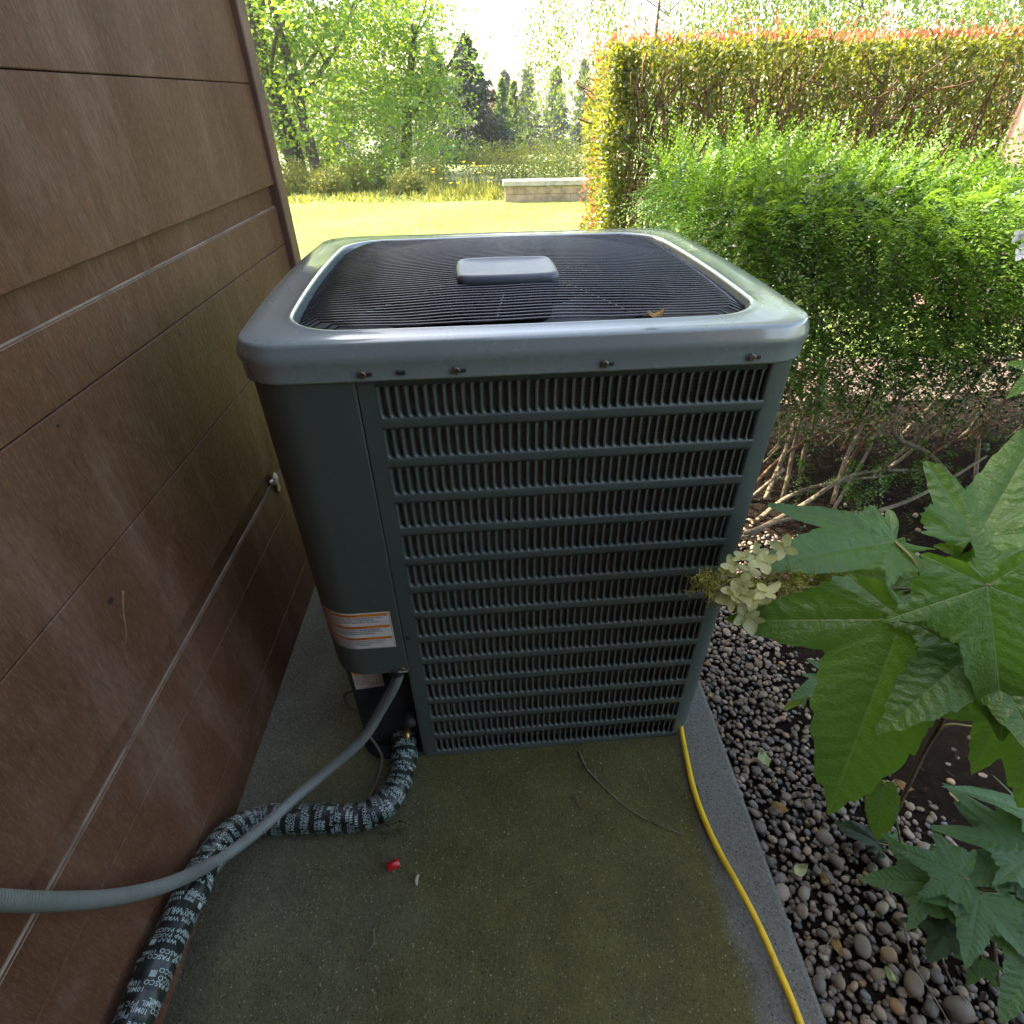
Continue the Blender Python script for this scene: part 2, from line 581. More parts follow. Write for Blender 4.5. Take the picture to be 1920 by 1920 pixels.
for k_, mm in (('lid', M['lid']),):
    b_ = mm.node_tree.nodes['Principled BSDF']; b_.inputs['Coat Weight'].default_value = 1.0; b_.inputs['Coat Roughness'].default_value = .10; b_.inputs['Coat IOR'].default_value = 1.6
M['wire'] = plain('black_coated_wire', (.030, .028, .034), .16, vary=.2, spec=1.0)
M['cap'] = mat_paint('grey_cap_plastic', (.085, .10, .115), .42, .3)
M['dark'] = plain('dark_interior_metal', (.012, .012, .013), .7)
M['fan'] = plain('fan_blade_metal', (.05, .048, .055), .45, metal=.6)
M['galv'] = plain('galvanised_sheet', (.52, .53, .55), .45, metal=.5, vary=.25, vscale=25)
M['coil'] = mat_coil()
M['screw'] = plain('zinc_screw', (.22, .19, .12), .42, metal=.85, vary=.4, vscale=200)
M['label'] = plain('label_white', (.62, .60, .55), .45, vary=.1, vscale=30)
M['label_old'] = plain('label_faded', (.40, .35, .31), .6, vary=.35, vscale=40)
M['orange'] = plain('label_orange', (.66, .20, .02), .45, vary=.1)
M['ink'] = plain('black_ink', (.02, .02, .02), .5)
M['redink'] = plain('red_ink', (.30, .06, .03), .5)
M['conduit'] = mat_conduit()
M['pipe'] = plain('black_pvc_wrap', (.012, .017, .015), .34, vary=.5, vscale=30, bump=.5, bscale=45)
M['print'] = plain('pale_green_print', (.33, .41, .37), .5, vary=.2, vscale=60)
M['thinwire'] = plain('tan_control_wire', (.16, .13, .085), .55)
M['yellow'] = plain('yellow_cord_jacket', (.72, .46, .01), .42, vary=.15, vscale=20)
M['cord_shadow_black'] = plain('cord_shadow_black', (.012, .012, .012), .5)
M['redcap'] = plain('red_plastic', (.50, .010, .018), .22, vary=.05, spec=.7)
M['foam'] = plain('cured_spray_foam', (.46, .40, .27), .8, vary=.3, vscale=40, bump=.5, bscale=80)
M['white_pl'] = plain('white_plastic', (.62, .64, .70), .5)
M['brass'] = plain('brass_fitting', (.55, .40, .12), .35, metal=.9)
M['pebble'] = mat_pebble('river_pebble', False)
M['pebbles'] = mat_pebble('river_pebble_mass', True)
M['mulch'] = leaf_mat('bark_mulch', [(0, (.010, .007, .005)), (.5, (.026, .017, .012)), (.85, (.055, .038, .028)), (1, (.12, .095, .08))], tfac=.02, rough=.85, spec=.1)
M['twig'] = mat_bark('pale_twig_bark', (.10, .075, .045), (.27, .22, .15), 3.0)
M['darktwig'] = mat_bark('brown_stem_bark', (.06, .030, .014), (.20, .11, .055), 2.0)
M['bark'] = mat_bark('grey_brown_bark', (.055, .042, .035), (.16, .125, .10))
M['cedar'] = mat_bark('pinkish_cedar_bark', (.15, .085, .070), (.28, .18, .15))
M['stone_wall'] = plain('tan_stone', (.38, .27, .17), .85, vary=.3, vscale=6, bump=.5, bscale=30)
M['stone_cap'] = plain('grey_cap_stone', (.42, .37, .30), .85, vary=.2, vscale=5, bump=.3, bscale=30)
M['shrub'] = leaf_mat('boxleaf_foliage', [(0, (.016, .042, .009)), (.4, (.032, .085, .012)), (.75, (.056, .130, .017)), (1, (.095, .185, .026))], (.16, .34, .02), .24, .36)
M['shrub_dark'] = leaf_mat('boxleaf_shaded_foliage', [(0, (.010, .026, .008)), (.6, (.018, .046, .011)), (1, (.030, .065, .015))], (.06, .12, .02), .10, .4)  # darker leaf colour carries the shade inside the shrub
M['shrub_tip'] = leaf_mat('boxleaf_new_shoots', [(0, (.065, .145, .016)), (.6, (.10, .195, .024)), (1, (.15, .24, .04))], (.24, .42, .03), .42, .4)
M['hedge'] = leaf_mat('hedge_foliage', [(0, (.030, .040, .012)), (.4, (.075, .125, .022)), (.75, (.12, .155, .028)), (.92, (.19, .18, .03)), (1, (.24, .13, .03))], (.46, .50, .04), .42, .28, spec=.7)
M['hedge_red'] = leaf_mat('red_hedge_shoots', [(0, (.30, .05, .03)), (.6, (.34, .10, .05)), (1, (.30, .18, .06))], (.70, .20, .10), .5, .35)
M['maple'] = leaf_mat('maple_foliage', [(0, (.055, .18, .075)), (.45, (.085, .23, .075)), (.72, (.16, .27, .04)), (1, (.30, .33, .04))], (.52, .70, .04), .55, .4)
M['birch'] = leaf_mat('birch_foliage', [(0, (.055, .12, .03)), (.5, (.09, .16, .04)), (1, (.16, .21, .05))], (.36, .46, .06), .45, .35)
M['spruce'] = leaf_mat('spruce_foliage', [(0, (.018, .038, .024)), (.6, (.035, .062, .038)), (1, (.085, .085, .05))], (.10, .15, .05), .2, .6)
M['farwood'] = leaf_mat('far_conifer_foliage', [(0, (.035, .060, .045)), (1, (.065, .095, .060))], (.10, .15, .06), .2, .7)
M['lightgreen'] = leaf_mat('pale_poplar_foliage', [(0, (.10, .20, .06)), (1, (.20, .28, .09))], (.35, .5, .1), .45, .5)
M['rust'] = leaf_mat('rusty_cypress_foliage', [(0, (.16, .085, .04)), (1, (.27, .17, .08))], (.4, .22, .1), .3, .6)
M['grass'] = leaf_mat('grass_blades', [(0, (.12, .19, .045)), (.6, (.17, .23, .06)), (1, (.25, .27, .12))], (.38, .48, .08), .4, .5)
M['border'] = leaf_mat('border_foliage', [(0, (.11, .15, .035)), (.7, (.21, .23, .05)), (1, (.33, .30, .08))], (.5, .5, .08), .4, .5)
M['flower_y'] = leaf_mat('yellow_petals', [(0, (.55, .36, .02)), (1, (.70, .52, .06))], (.8, .6, .05), .4, .5)
M['hyd'] = mat_big_leaf('hydrangea_leaf', (.042, .120, .018), (.075, .175, .030), (.30, .52, .03))
M['hyd_low'] = mat_big_leaf('hydrangea_leaf_low', (.055, .140, .045), (.090, .195, .065), (.24, .44, .06))
M['hyd_yellow'] = mat_big_leaf('hydrangea_leaf_young_backlit', (.11, .21, .02), (.18, .28, .03), (.42, .58, .02))  # yellower colour for young leaves and for the glow of backlit ones
M['hyd_wither'] = mat_big_leaf('hydrangea_leaf_wilted', (.030, .060, .045), (.09, .13, .09), (.12, .2, .08))
M['petiole'] = plain('petiole_green_brown', (.17, .15, .05), .5, vary=.35, vscale=18)
M['hystem'] = plain('hydrangea_stem', (.10, .065, .032), .7, vary=.35, vscale=20, bump=.4, bscale=70)
M['petal'] = leaf_mat('cream_sepals', [(0, (.50, .52, .20)), (1, (.62, .62, .32))], (.75, .72, .3), .4, .55)
M['petal_w'] = leaf_mat('white_sepals', [(0, (.62, .64, .62)), (1, (.75, .76, .76))], (.7, .7, .6), .35, .5)
M['bud'] = leaf_mat('fertile_buds', [(0, (.24, .22, .03)), (1, (.42, .38, .07))], (.5, .46, .06), .35, .6)
M['dry_leaf'] = leaf_mat('dry_leaf', [(0, (.24, .13, .035)), (.5, (.34, .21, .06)), (1, (.42, .31, .12))], (.5, .28, .06), .3, .6, island=False)
M['pale_leaf'] = leaf_mat('pale_fallen_leaf', [(0, (.30, .36, .14)), (1, (.42, .46, .22))], (.45, .5, .15), .3, .6, island=False)

# ================================================================== SETTING
def lawn_z(y):
    """gentle fall of the land away from the house"""
    y = np.asarray(y, dtype=float)
    z = -0.05 * np.clip(y - 3.0, 0, 57) - 0.13 * np.clip(y - 60.0, 0, 60)
    return z

def sheet(name, xs, ys, zf, mat, kind='structure', jitter=0.0):
    X, Y = np.meshgrid(xs, ys)
    Z = zf(X, Y)
    if jitter: Z = Z + rng.normal(size=Z.shape) * jitter
    V = np.stack([X.ravel(), Y.ravel(), Z.ravel()], 1)
    nx, ny = len(xs), len(ys)
    i = np.arange(ny - 1)[:, None] * nx + np.arange(nx - 1)[None]
    Fc = np.stack([i, i + 1, i + nx + 1, i + nx], -1).reshape(-1, 4)
    o = link(name, fast_mesh(name, V, Fc), None, mat, True)
    tag(o, kind=kind)
    return o

GZ = -0.075   # level of the soil and the foot of the slab
# the land: one sheet to the horizon
ys = np.concatenate([np.linspace(-60, -10, 8), np.linspace(-8, 60, 80), np.linspace(62, 130, 30), np.linspace(150, 500, 10)])
xs = np.concatenate([np.linspace(-400, -60, 10), np.linspace(-50, 50, 60), np.linspace(60, 400, 10)])
tag(sheet('terrain', xs, ys, lambda X, Y: lawn_z(Y) + GZ - .02, M['terrain']), 'meadow land falling away from the house to the woods', 'ground')
tag(sheet('lawn', np.linspace(-14, 9, 60), np.linspace(2.6, 17.5, 70), lambda X, Y: lawn_z(Y) + GZ + .012 + .012 * np.sin(X * 1.3) * np.sin(Y * .9), M['lawn']),
    'sunlit mown lawn beyond the house corner', 'lawn')
tag(sheet('soil_bed', np.linspace(.50, 7.0, 70), np.linspace(-2.2, 2.62, 60),
          lambda X, Y: GZ + .006 + .010 * np.sin(X * 9 + 1) * np.sin(Y * 7) + .03 * np.clip((X - .9) / .6, 0, 1), M['soil'], jitter=.004),
    'dark planting bed soil beside the gravel strip', 'soil')
tag(sheet('brick_path', np.linspace(.45, 7.0, 40), np.linspace(2.55, 3.15, 10), lambda X, Y: lawn_z(Y) + GZ + .035 + 0 * X, M['path']),
    'sunlit pinkish path between the shrub and the tall hedge', 'path')
tag(sheet('ground_strip', np.linspace(-.58, .52, 12), np.linspace(1.95, 2.62, 8), lambda X, Y: GZ + .02 + 0 * X, M['soil']),
    'narrow soil strip at the end of the concrete slab', 'soil')

# concrete slab (one pour, rounded arris)
mb = MB()
nx, ny = 24, 60
PX0, PX1, PY0, PY1 = -.62, .511, -2.2, 1.97
prof = [(0.0, -.16), (0.0, -.012), (.004, -.004), (.012, 0.0)]
V, F = [], []
for inset, z in prof:
    V += [(PX0 + inset, PY0 + inset, z), (PX1 - inset, PY0 + inset, z), (PX1 - inset, PY1 - inset, z), (PX0 + inset, PY1 - inset, z)]
for k in range(3):
    for j in range(4):
        F.append((k * 4 + j, k * 4 + (j + 1) % 4, (k + 1) * 4 + (j + 1) % 4, (k + 1) * 4 + j))
F.append((12, 13, 14, 15))
mb.add(V, F)
slab = mb.build('concrete_pad', M['concrete'])
tag(slab, 'weathered concrete slab with olive moss film and exposed aggregate', 'pavement', kind='structure')
XW = -0.586   # face of the house siding

# ================================================================== HOUSE
house = empty('house_wall', (XW, 0, 0))
tag(house, 'brown stained wooden house wall with wide horizontal siding and pale board edges', 'wall')
Y0, Y1 = -2.6, 1.775
MOD, P0 = 0.572, 0.415            # pale ledge heights repeat every module
# sheathing behind the boards
MB().box(-.20, -.030, Y0, 1.80, -.02, 2.62).build('sheathing', M['groove'], house)
zs_top = 2.60
k = -1
mods = []
z_ledge = P0
ledges = [P0 + i * MOD for i in range(-1, 5)]
for li, zl in enumerate(ledges):
    # boards of this course hang below the ledge: three boards with open V joints
    lower = zl - MOD + .052       # bottom edge (the overhanging step)
    cuts = [zl, zl - .095, zl - .303, lower]
    for bi in range(3):
        zt, zb = cuts[bi], cuts[bi + 1]
        if zt < .02: continue
        zb = max(zb, 0.002)
        zt = min(zt, 2.58)
        if zt - zb < .02: continue
        g = .0007
        mb = MB()
        lean = .010                # lower edge stands slightly further out
        def xo(z): return lean * (zl - z) / MOD
        t0, t1 = zt - (g if bi > 0 else 0), zb + (g if bi < 2 else 0)
        bv = .0016
        prof2 = [(-.028, t1), (xo(t1) - bv, t1), (xo(t1), t1 + bv), (xo(t0), t0 - bv), (xo(t0) - bv, t0), (-.028, t0)]
        n_ = len(prof2)
        V = [(x, y, z) for y in (Y0, Y1) for x, z in prof2]
        F = [(i, (i + 1) % n_, n_ + (i + 1) % n_, n_ + i) for i in range(n_)] + [tuple(range(n_))[::-1], tuple(range(n_, 2 * n_))]
        mb.add(V, F)
        mb.build('siding_board', M['wall'], house)
    # pale top ledge of the course
    if .1 < zl < 2.5:
        mb = MB()
        V = [(x, y, z) for y in (Y0, Y1 - .002) for x, z in ((-.0285, zl + .0026), (-.0040, zl + .0012), (.0006, zl - .0022), (-.0012, zl - .0030))]
        mb.add(V, [(0, 1, 5, 4), (1, 2, 6, 5), (2, 3, 7, 6), (0, 3, 2, 1), (4, 5, 6, 7)])
        mb.build('board_edge', M['pale_edge'], house)
        # recessed strip above the ledge
        MB().box(-.0290, -.0065, Y0, Y1 - .001, zl + .0005, zl + .060).build('recessed_strip', M['wall'], house)
# corner trim
MB().box(-.20, .020, 1.772, 1.832, -.02, 2.60, .003).build('corner_trim', M['trim'], house)
# unseen house body and roof; rear wall, porch soffit, gable overhang shaped to block light
MB().box(-5.5, -.21, -7.0, 1.82, -.02, 2.60).build('house_body', M['soffit'], house)
MB().box(-.028, 2.4, -1.9, -1.35, -.02, 2.60).build('unseen_rear_wall', M['wall'], house)  # unseen wall behind the camera, placed and sized to darken the slab
mb = MB()
mb.box(-5.8, -.02, -7.0, 2.50, 2.605, 2.66)  # runs on past the gable, out of view, to keep sun off the unit
mb.build('soffit', M['soffit'], house)
MB().box(-.018, .70, -7.0, .30, 2.606, 2.66).build('added_shade_soffit', M['soffit'], house)  # added overhead out of view to cut skylight near the camera
mb = MB()
V = [(.0, -7.0, 2.60), (.0, 2.52, 2.60), (.0, -7.0, 2.72), (.0, 2.52, 2.72), (-2.9, -7.0, 3.5), (-2.9, 2.52, 3.5), (-5.9, -7.0, 2.72), (-5.9, 2.52, 2.72), (-5.9, -7, 2.6), (-5.9, 2.52, 2.6)]
V = [(a, b, c + .065) for a, b, c in V]
mb.add(V, [(0, 1, 3, 2), (2, 3, 5, 4), (4, 5, 7, 6), (6, 7, 9, 8), (1, 9, 7, 5, 3), (0, 2, 4, 6, 8), (0, 8, 9, 1)])
mb.build('roof', M['trim'], house)
# nails and holes seen on the boards
nail_px = [(237, 103), (163, 174), (361, 183), (110, 798), (338, 625), (464, 526), (237, 1012), (409, 809), (338, 625), (516, 463), (237, 1012)]
seen = set()
for px, py in nail_px:
    if (px, py) in seen: continue
    seen.add((px, py))
    p = at_x(px, py, XW + .003)
    MB().disc((-.003, p[1], p[2]), .0024, .006, 10, 'x').build('nail', M['nail'], house)
p = at_x(206, 1126, XW + .006)
MB().disc((.001, p[1], p[2]), .0062, .007, 14, 'x').build('nail', M['nail'], house)
# resin run below the big nail
pts = [at_x(px, py, XW + .0065) - np.array([XW, 0, 0]) for px, py in ((230, 1108), (231, 1150), (236, 1185), (233, 1215), (240, 1250), (247, 1290))]
MB().tube(catmull(pts, 4), [.0020] * 6 + [.0014] * 8 + [.0022] * 4 + [.0014] * 3, 6).build('resin_run', plain('dried_resin', (.19, .10, .05), .5, vary=.4, vscale=60), house, True)

# foam plug and cable clip where the line set goes through the wall
foam = empty('foam_seal', (XW, 1.235, .42))
tag(foam, 'yellowed spray foam plug with white clip on the house wall behind the air conditioner', 'foam seal')
def blob(name, c, r, sc, mat, parent, seed=0, n=10):
    rg = np.random.default_rng(seed)
    V, F = [], []
    for i in range(n + 1):
        th = PI * i / n
        for j in range(2 * n):
            ph = 2 * PI * j / (2 * n)
            d = np.array([math.sin(th) * math.cos(ph), math.sin(th) * math.sin(ph), math.cos(th)])
            k_ = 1 + .16 * math.sin(3 * d[0] + seed) * math.sin(4 * d[1] + 2 * seed) + .12 * math.sin(6 * d[2] + seed * 3 + 2 * d[0])
            V.append((c[0] + r * sc[0] * d[0] * k_, c[1] + r * sc[1] * d[1] * k_, c[2] + r * sc[2] * d[2] * k_))
    for i in range(n):
        for j in range(2 * n):
            j2 = (j + 1) % (2 * n)
            F.append((i * 2 * n + j, (i + 1) * 2 * n + j, (i + 1) * 2 * n + j2, i * 2 * n + j2))
    return MB().add(V, F).build(name, mat, parent, True)
blob('foam_plug', (.003, .026, 0), .018, (.30, 1.1, .9), M['foam'], foam, 3)
blob('foam_drip', (.003, .030, -.026), .014, (.25, .9, 1.2), M['foam'], foam, 5)
blob('white_clip', (.006, -.004, .014), .0065, (.6, 1.2, .7), M['white_pl'], foam, 2)

# ================================================================== AIR CONDITIONER
AC_YAW = R(2.6)
AC_X, AC_Y = .0555, .728
ac = empty('air_conditioner', (AC_X, AC_Y, 0), AC_YAW)
tag(ac, 'charcoal green outdoor air conditioner unit with louvred sides and wire fan guard', 'air conditioner')
W, D, RC = .783, .70, .062
HW = W / 2
SEAM = -.244

def outline(hw, y0, y1, r, bx=0.0, by=0.0, n=14, m=10):
    """rounded rectangle with bulged sides, counter-clockwise from the front right"""
    cy_, hd = (y0 + y1) / 2, (y1 - y0) / 2
    pts = []
    def seg(a, b, k):
        return [(a[0] + (b[0] - a[0]) * i / k, a[1] + (b[1] - a[1]) * i / k) for i in range(k)]
    def arc(cx, cyy, a0, k):
        return [(cx + r * math.cos(a0 + PI / 2 * i / k), cyy + r * math.sin(a0 + PI / 2 * i / k)) for i in range(k)]
    h2, w2 = hd - r, hw - r
    pts += seg((-w2, -hd), (w2, -hd), n) + arc(w2, -h2, -PI / 2, m)
    pts += seg((hw, -h2), (hw, h2), n) + arc(w2, h2, 0, m)
    pts += seg((w2, hd), (-w2, hd), n) + arc(-w2, h2, PI / 2, m)
    pts += seg((-hw, h2), (-hw, -h2), n) + arc(-w2, -h2, PI, m)
    out = []
    for x, y in pts:
        ex = bx * (1 - (y / hd) ** 2) * (x / hw)
        ey = by * (1 - (x / hw) ** 2) * (y / hd)
        out.append((x + ex, y + ey + cy_))
    return out

def loops_mesh(loops, close_ends=(False, False)):
    mb = MB()
    n = len(loops[0])
    V = [p for lp in loops for p in lp]
    F = []
    for k in range(len(loops) - 1):
        for j in range(n):
            F.append((k * n + j, k * n + (j + 1) % n, (k + 1) * n + (j + 1) % n, (k + 1) * n + j))
    if close_ends[0]: F.append(tuple(range(n))[::-1])
    if close_ends[1]: F.append(tuple((len(loops) - 1) * n + j for j in range(n)))
    mb.add(V, F)
    return mb

# --- lid
LZ = .918
o_out = outline(HW + .0055, -.0065, D + .0065, .062, .016, .004)
o_in = outline(.328, .036, .618, .080, .012, .005)
def lerp_loop(t, z, extra=0.0):
    return [((1 - t) * a[0] + t * b[0], (1 - t) * a[1] + t * b[1], z) for a, b in zip(o_out, o_in)]
o_skirt = outline(HW + .0035, -.0045, D + .0045, .062, .015, .003)
o_mid = outline(HW + .0048, -.0057, D + .0057, .062, .0158, .0038)
o_brow = outline(HW + .0005, -.0015, D + .0015, .058, .016, .004)
o_edge = outline(HW - .004, .003, D - .003, .054, .016, .004)
lid_loops = [[(x * .985, .35 + (y - .35) * .985, LZ + .001) for x, y in o_skirt],
             [(x, y, LZ) for x, y in o_skirt], [(x, y, LZ + .003) for x, y in o_skirt],
             [(x, y, LZ + .0190) for x, y in o_skirt], [(x, y, LZ + .0245) for x, y in o_mid], [(x, y, LZ + .0300) for x, y in o_out],
             [(x, y, LZ + .0365) for x, y in o_mid], [(x, y, LZ + .0475) for x, y in o_brow], [(x * .9985, .35 + (y - .35) * .9985, LZ + .0503) for x, y in o_brow],
             [(x * 1.003, .35 + (y - .35) * 1.003, LZ + .0520) for x, y in o_edge], [(x, y, LZ + .0527) for x, y in o_edge],
             lerp_loop(.45, LZ + .0540), lerp_loop(.80, LZ + .0552), lerp_loop(.88, LZ + .0568), lerp_loop(.92, LZ + .0578), lerp_loop(.96, LZ + .0578),
             lerp_loop(.985, LZ + .0566), lerp_loop(1.0, LZ + .0530), lerp_loop(1.0, LZ + .040), lerp_loop(1.01, LZ + .030)]
lid = loops_mesh(lid_loops).build('lid', M['lid'], ac, True)
def opening_halfwidth(y):
    xs_ = [abs(p[0]) for p, q in zip(o_in, o_in[1:] + o_in[:1]) if (p[1] - y) * (q[1] - y) <= 0]
    return min(xs_) if xs_ else 0.0
# screws and slots in the skirt
def local_front(px, py):
    """pixel -> local x,z on the unit's front plane"""
    d = ray(px, py)
    c_, s_ = math.cos(AC_YAW), math.sin(AC_YAW)
    nrm = np.array([s_, -c_, 0.0])
    p0 = np.array([AC_X, AC_Y, 0.0]) + nrm * .005
    t = np.dot(p0 - CAM_P, nrm) / np.dot(d, nrm)
    q = CAM_P + d * t - np.array([AC_X, AC_Y, 0.0])
    return q[0] * c_ + q[1] * s_, q[2]
for px, py in ((680, 704), (856, 700), (1132, 688), (1408, 667)):
    x, z = local_front(px, py)
    s_ = MB().disc((x, -.0085, LZ + .0115), .0052, .0035, 14).build('screw', M['screw'], lid)
    MB().box(x - .0034, x + .0034, -.01225, -.0115, LZ + .0108, LZ + .0122).box(x - .0007, x + .0007, -.0123, -.0115, LZ + .0085, LZ + .0145).build('screw_slot', M['ink'], lid)
    MB().box(x + .0045, x + .013, -.0098, -.0070, LZ + .0085, LZ + .0135, .0008).build('slot_hole', M['ink'], lid)
x, z = local_front(753, 703)
MB().box(x - .006, x + .006, -.0098, -.0070, LZ + .0085, LZ + .0145, .0008).build('slot_hole', M['ink'], lid)

# --- fan guard: every wire
guard = empty('fan_guard'); guard.parent = ac
guard.location = (0, 0, 0)
NW = 49
gy0, gy1 = .046, .606
for i in range(NW):
    y = gy0 + (gy1 - gy0) * i / (NW - 1)
    hw = opening_halfwidth(y) - .004
    pts = []
    nseg = 26
    ph = .3 + .02 * i
    for k in range(nseg + 1):
        x = -hw + 2 * hw * k / nseg
        e = abs(x) / hw
        rr = math.hypot(x / .31, (y - .326) / .30)
        z = LZ + .0575 + .012 * max(0, 1 - rr * rr)
        z -= .012 * max(0, (e - .95) / .05) ** 2
        z += .0004 * math.sin(x * 46 + ph * .12) + .00025 * math.sin(x * 17 + ph)
        pts.append((x, y + .0005 * math.sin(x * 15 + ph), z))
    MB().tube(pts, .0014, 6).build('wire', M['wire'], guard, True)
for k in range(10):
    a = 2 * PI * (k + .25) / 10
    dx, dy = math.cos(a), math.sin(a)
    pts = []
    for q in np.linspace(.06, .335, 9):
        x, y = q * dx * 1.1, .326 + q * dy
        rr = math.hypot(x / .31, (y - .326) / .30)
        if abs(x) > .325 or y < .04 or y > .612: continue
        pts.append((x, y, LZ + .0537 + .012 * max(0, 1 - rr * rr)))
    if len(pts) > 2:
        MB().tube(pts, .0021, 6).build('support_rib', M['wire'], guard, True)
# centre cap
cx_, cy_ = -.018, .258
cl = outline(.080, -.060, .060, .013, .003, .005, 8, 6)
capz = LZ + .064
cap_loops = [[(x + cx_, y + cy_, capz) for x, y in cl], [(x * 1.0 + cx_, y + cy_, capz + .010) for x, y in cl],
             [(x * .975 + cx_, y * .975 + cy_, capz + .0145) for x, y in cl], [(x * .93 + cx_, y * .93 + cy_, capz + .0165) for x, y in cl],
             [(x * .86 + cx_, y * .86 + cy_, capz + .0160) for x, y in cl], [(x * .84 + cx_, y * .84 + cy_, capz + .0150) for x, y in cl],
             [(x * .3 + cx_, y * .3 + cy_, capz + .0155) for x, y in cl]]
loops_mesh(cap_loops, (True, True)).build('motor_cap', M['cap'], ac, True)
# orifice plate with round hole, fan and motor below
nn = len(o_in)
circ = []
for x, y in o_in:
    a = math.atan2(y - .326, x)
    circ.append((.278 * math.cos(a), .326 + .278 * math.sin(a)))
pl = [[(x * 1.01, .326 + (y - .326) * 1.01, LZ + .028) for x, y in o_in], [(x, y, LZ + .026) for x, y in circ], [(x * .985, .326 + (y - .326) * .985, LZ + .018) for x, y in circ], [(x * .98, .326 + (y - .326) * .98, LZ - .10) for x, y in circ]]
loops_mesh(pl).build('fan_shroud', M['dark'], ac, True)
for bx_, by_, bw in ((-.20, .052, .05), (-.06, .046, .03), (.17, .048, .06), (-.245, .09, .02)):
    MB().box(bx_ - bw, bx_ + bw, by_ - .008, by_ + .010, LZ + .0285, LZ + .036, .002).build('shroud_bracket', M['galv'], ac)
fan = empty('fan'); fan.parent = ac
mbh = loops_mesh([[(.045 * math.cos(a) + cx_ * 0, .326 + .045 * math.sin(a), z) for a in np.linspace(0, 2 * PI, 20, endpoint=False)] for z in (LZ - .09, LZ - .03)], (True, True))
mbh.build('fan_hub', M['fan'], fan, True)
for b in range(3):
    V, F = [], []
    for i in range(9):
        for j in range(7):
            r_ = .045 + (.265 - .045) * i / 8
            a = 2 * PI * b / 3 + (j / 6 - .5) * R(72) + R(18) * (i / 8) ** 2
            V.append((r_ * math.cos(a), .326 + r_ * math.sin(a), LZ - .060 + (j / 6 - .5) * .075 * (1 - .35 * i / 8)))
    for i in range(8):
        for j in range(6):
            F.append((i * 7 + j, (i + 1) * 7 + j, (i + 1) * 7 + j + 1, i * 7 + j + 1))
    MB().add(V, F).build('fan_blade', M['fan'], fan, True)
loops_mesh([[(.07 * math.cos(a), .326 + .07 * math.sin(a), z) for a in np.linspace(0, 2 * PI, 24, endpoint=False)] for z in (LZ - .02, LZ + .045, LZ + .062)], (True, True)).build('fan_motor', M['dark'], ac, True)

# --- louvred front panel
ROWP, ROWH, ROW0 = .0649, .0480, .9080
SX0, SX1, NF = -.2165, .3375, 43
PITCH = (SX1 - SX0) / NF
panel = empty('louvre_panel'); panel.parent = ac
TH = .0012
def band_mesh(x0, x1, z0, z1, rib=True):
    """sheet strip at y=0 with a shallow pressed rib"""
    mb = MB()
    zz = [z0, z0 + (z1 - z0) * .25, (z0 + z1) / 2, z0 + (z1 - z0) * .75, z1] if rib else [z0, z1]
    yy = [0, -.0001, -.0007, -.0001, 0] if rib else [0, 0]
    V = [(x, y, z) for z, y in zip(zz, yy) for x in (x0, x1)]
    F = [(2 * i, 2 * i + 1, 2 * i + 3, 2 * i + 2) for i in range(len(zz) - 1)]
    # turned-in lips
    b = len(V)
    V += [(x0, .004, z0), (x1, .004, z0), (x0, .004, z1), (x1, .004, z1)]
    F += [(b, b + 1, 1, 0), (2 * len(zz) - 2, 2 * len(zz) - 1, b + 3, b + 2)]
    mb.add(V, F)
    return mb
frame = MB()
# left margin, and right margin that rolls round the corner to the side
MB().box(SEAM + .003, SX0 - .0005, 0, TH, .004, LZ + .02).build('panel_margin', M['paint'], panel)
arcp = [(SX1, 0.0)] + [(HW - RC, 0.0)] + [(HW - RC + RC * math.sin(a), RC - RC * math.cos(a)) for a in np.linspace(0, PI / 2, 12)[1:]] + [(HW, .085)]
V = [(x, y, z) for z in (.004, LZ + .02) for x, y in arcp]
n_ = len(arcp)
frame.add(V, [(i, i + 1, n_ + i + 1, n_ + i) for i in range(n_ - 1)])
frame.build('corner_post', M['paint'], panel, True)
zt_prev = LZ + .02
for r_ in range(15):
    zt = zt_prev
    zb = ROW0 - r_ * ROWP if r_ < 14 else .004
    if r_ == 14: pass
    band_mesh(SX0 - .0004, SX1 + .0004, zb, zt, 0 < r_ < 14).build('panel_band', M['paint'], panel, True)
    zt_prev = ROW0 - r_ * ROWP - ROWH
def louvre_mesh():
    nz = 11
    plan = [(-.0012, 0.0), (.0005, -.0004), (.0022, .0004), (.0038, .0036), (.0060, .0092)]
    V, F = [], []
    for i in range(nz):
        t = (1 - math.cos(PI * i / (nz - 1))) / 2
        tt = abs(2 * t - 1)
        e = max(0.0, 1 - tt ** 7) ** .5
        for j, (x, y) in enumerate(plan):
            if j < 2: V.append((x, y, -ROWH * t))
            else:
                full = .0006 + (PITCH * .99 - .0006) * (j - 1) / 3.0
                V.append((full + (x - full) * e, y * e, -ROWH * t))
    m_ = len(plan)
    for i in range(nz - 1):
        for j in range(m_ - 1):
            F.append((i * m_ + j, i * m_ + j + 1, (i + 1) * m_ + j + 1, (i + 1) * m_ + j))
    return V, F
LV, LF = louvre_mesh()
lme = MB().add(LV, LF).mesh('louvre')
lme.polygons.foreach_set('use_smooth', np.ones(len(lme.polygons), dtype=bool))
lme.materials.append(M['paint'])
cnt = 0
rest = MB()
for r_ in range(14):
    for i in range(NF):
        x, z = SX0 + PITCH * i, ROW0 - r_ * ROWP
        if r_ < 7 and cnt < 300:
            o = link('louvre', lme, panel); o.location = (x, 0, z); cnt += 1
        else:
            rest.add([(a + x, b, c + z) for a, b, c in LV], LF)
o = rest.build('lower_louvres', M['paint'], panel, True); tag(o, kind='stuff')
